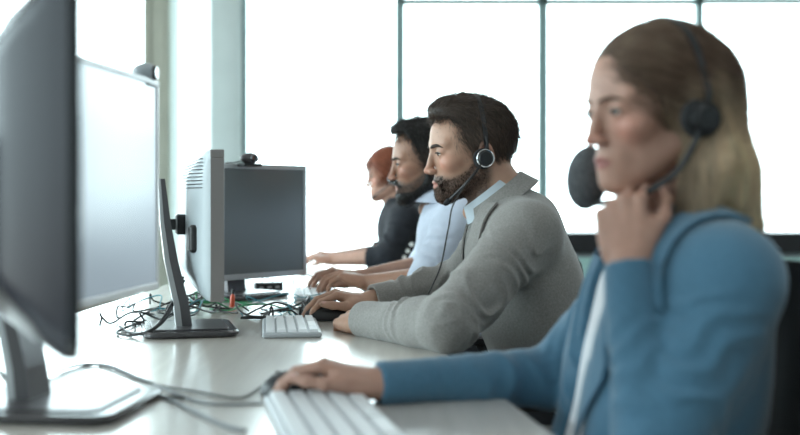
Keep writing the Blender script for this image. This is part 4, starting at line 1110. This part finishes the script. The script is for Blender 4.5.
# --- the red haired woman at the far end
w3, Mx, T, s, O = person(dict(
    label='person with short red hair and dark jacket at the far end of row', head=(-.040, 4.62, 1.112), hs=.92, yaw=8, pitch=4, male=False, h=.003, hj=.006,
    hip=(.10, 4.62, .56), chest=(.020, 4.62, .850), shL=(.025, 4.475, .935), shR=(.015, 4.765, .935), neck=(-.005, 4.62, 1.00),
    elL=(-.045, 4.41, .785), wrL=(-.270, 4.50, .768), elR=(-.03, 4.85, .79), wrR=(-.255, 4.74, .770),
    handL=dict(W=(-.275, 4.502, .768), u=(-.96, .1, .18), n=(.18, 0, 1), v=(.1, 1, 0), curls=((30, 30, 20),) * 4, s=.92),
    handR=dict(W=(-.260, 4.738, .770), u=(-.96, -.1, .18), n=(.18, 0, 1), v=(.1, -1, 0), curls=((30, 30, 20),) * 4, s=.92),
    skin=(.52, .30, .225), lips=(.45, .14, .13),
    garment=('jacket', 'jacket_dark'), shirt='shirt_white', g=.014, sleeve=(.060, .055, .052, .044), sleeve_end=.35, fold=.005, wrinkle=.003, seed=8, w=.93,
    vneck=((-.07, 4.62, 1.00), (-.09, 4.62, .84), .045, .02)))
zx3 = ([-.13, -.085, -.060, -.040, -.020, .0, .018, .026, .046, .070, .090, .12], [-.075, -.085, -.085, -.080, -.075, -.07, -.06, -.02, .022, .040, .056, .070])
shell_hair('hair', Mx, T - O, s, w3, [(ell((-.006, 0, .034), (.113, .089, .096)), 0), (ell((-.05, 0, -.02), (.060, .064, .070)), .03)], zx3, (.34, .105, .055), None, 4000, (.02, .05), .007,
           lambda p: np.stack([-.8 + 0 * p[..., 0], 0 * p[..., 0], -.6 + 0 * p[..., 0]], -1), h=.0036, width=.0009, jitter=.3)
headset(Mx, T, s, 'small dark headset worn by the red-haired woman far away', boom_end=(.085, .04, -.090), side=.092)
for k in range(4):
    c = P(401 + k * 3.6, 264 - k * 6.5, 4.37); MB().lathe(c - O + np.array([0, .0, 0]), (-.2, -1, 0), [(.008, 0), (.0085, .004), (.005, .006), (.0001, .006)], 14).build('button', M['button'], w3)

# ================================================================== LIGHT, CAMERA
W = bpy.data.worlds.new('World'); bpy.context.scene.world = W; W.use_nodes = True
nt = W.node_tree; bg = nt.nodes['Background']
tc = nt.nodes.new('ShaderNodeTexCoord'); sep = nt.nodes.new('ShaderNodeSeparateXYZ'); mr = nt.nodes.new('ShaderNodeMapRange'); mix = nt.nodes.new('ShaderNodeMix'); mix.data_type = 'RGBA'
nt.links.new(tc.outputs['Generated'], sep.inputs[0]); nt.links.new(sep.outputs[2], mr.inputs[0]); mr.inputs[1].default_value = -.12; mr.inputs[2].default_value = .02
nt.links.new(mr.outputs[0], mix.inputs[0]); mix.inputs[6].default_value = (.52, .52, .50, 1); mix.inputs[7].default_value = (.80, .95, 1.0, 1)
nt.links.new(mix.outputs[2], bg.inputs['Color']); bg.inputs['Strength'].default_value = 5.5

def portal(loc, rot, sx, sy):
    l = bpy.data.lights.new('window_portal', 'AREA'); l.shape = 'RECTANGLE'; l.size = sx; l.size_y = sy; l.cycles.is_portal = True
    o = bpy.data.objects.new('window_portal', l); C.objects.link(o); o.location = loc; o.rotation_euler = rot
portal(((X0 + X1) / 2, Y1 + .12, (SILL + HEAD) / 2), (-math.pi / 2, 0, 0), X1 - X0, HEAD - SILL)
portal((X0 - .12, (Y0 + Y1) / 2, (SILL + HEAD) / 2), (0, -math.pi / 2, 0), HEAD - SILL, Y1 - Y0)

cd = bpy.data.cameras.new('camera'); co = bpy.data.objects.new('camera', cd); C.objects.link(co)
co.location = (0, 0, CAMZ); co.rotation_euler = (math.pi / 2, 0, 0)
cd.lens = 50; cd.sensor_width = 36; cd.sensor_fit = 'HORIZONTAL'; cd.shift_y = (HZ - 217.5) / 800
cd.clip_start = .05; cd.dof.use_dof = True; cd.dof.focus_distance = 2.55; cd.dof.aperture_fstop = 50 / 22.0
bpy.context.scene.camera = co
sc = bpy.context.scene
sc.view_settings.view_transform = 'Standard'; sc.view_settings.look = 'None'; sc.view_settings.gamma = 1; sc.view_settings.exposure = 0.58
sc.cycles.use_denoising = True; sc.cycles.max_bounces = 8; sc.cycles.transparent_max_bounces = 12
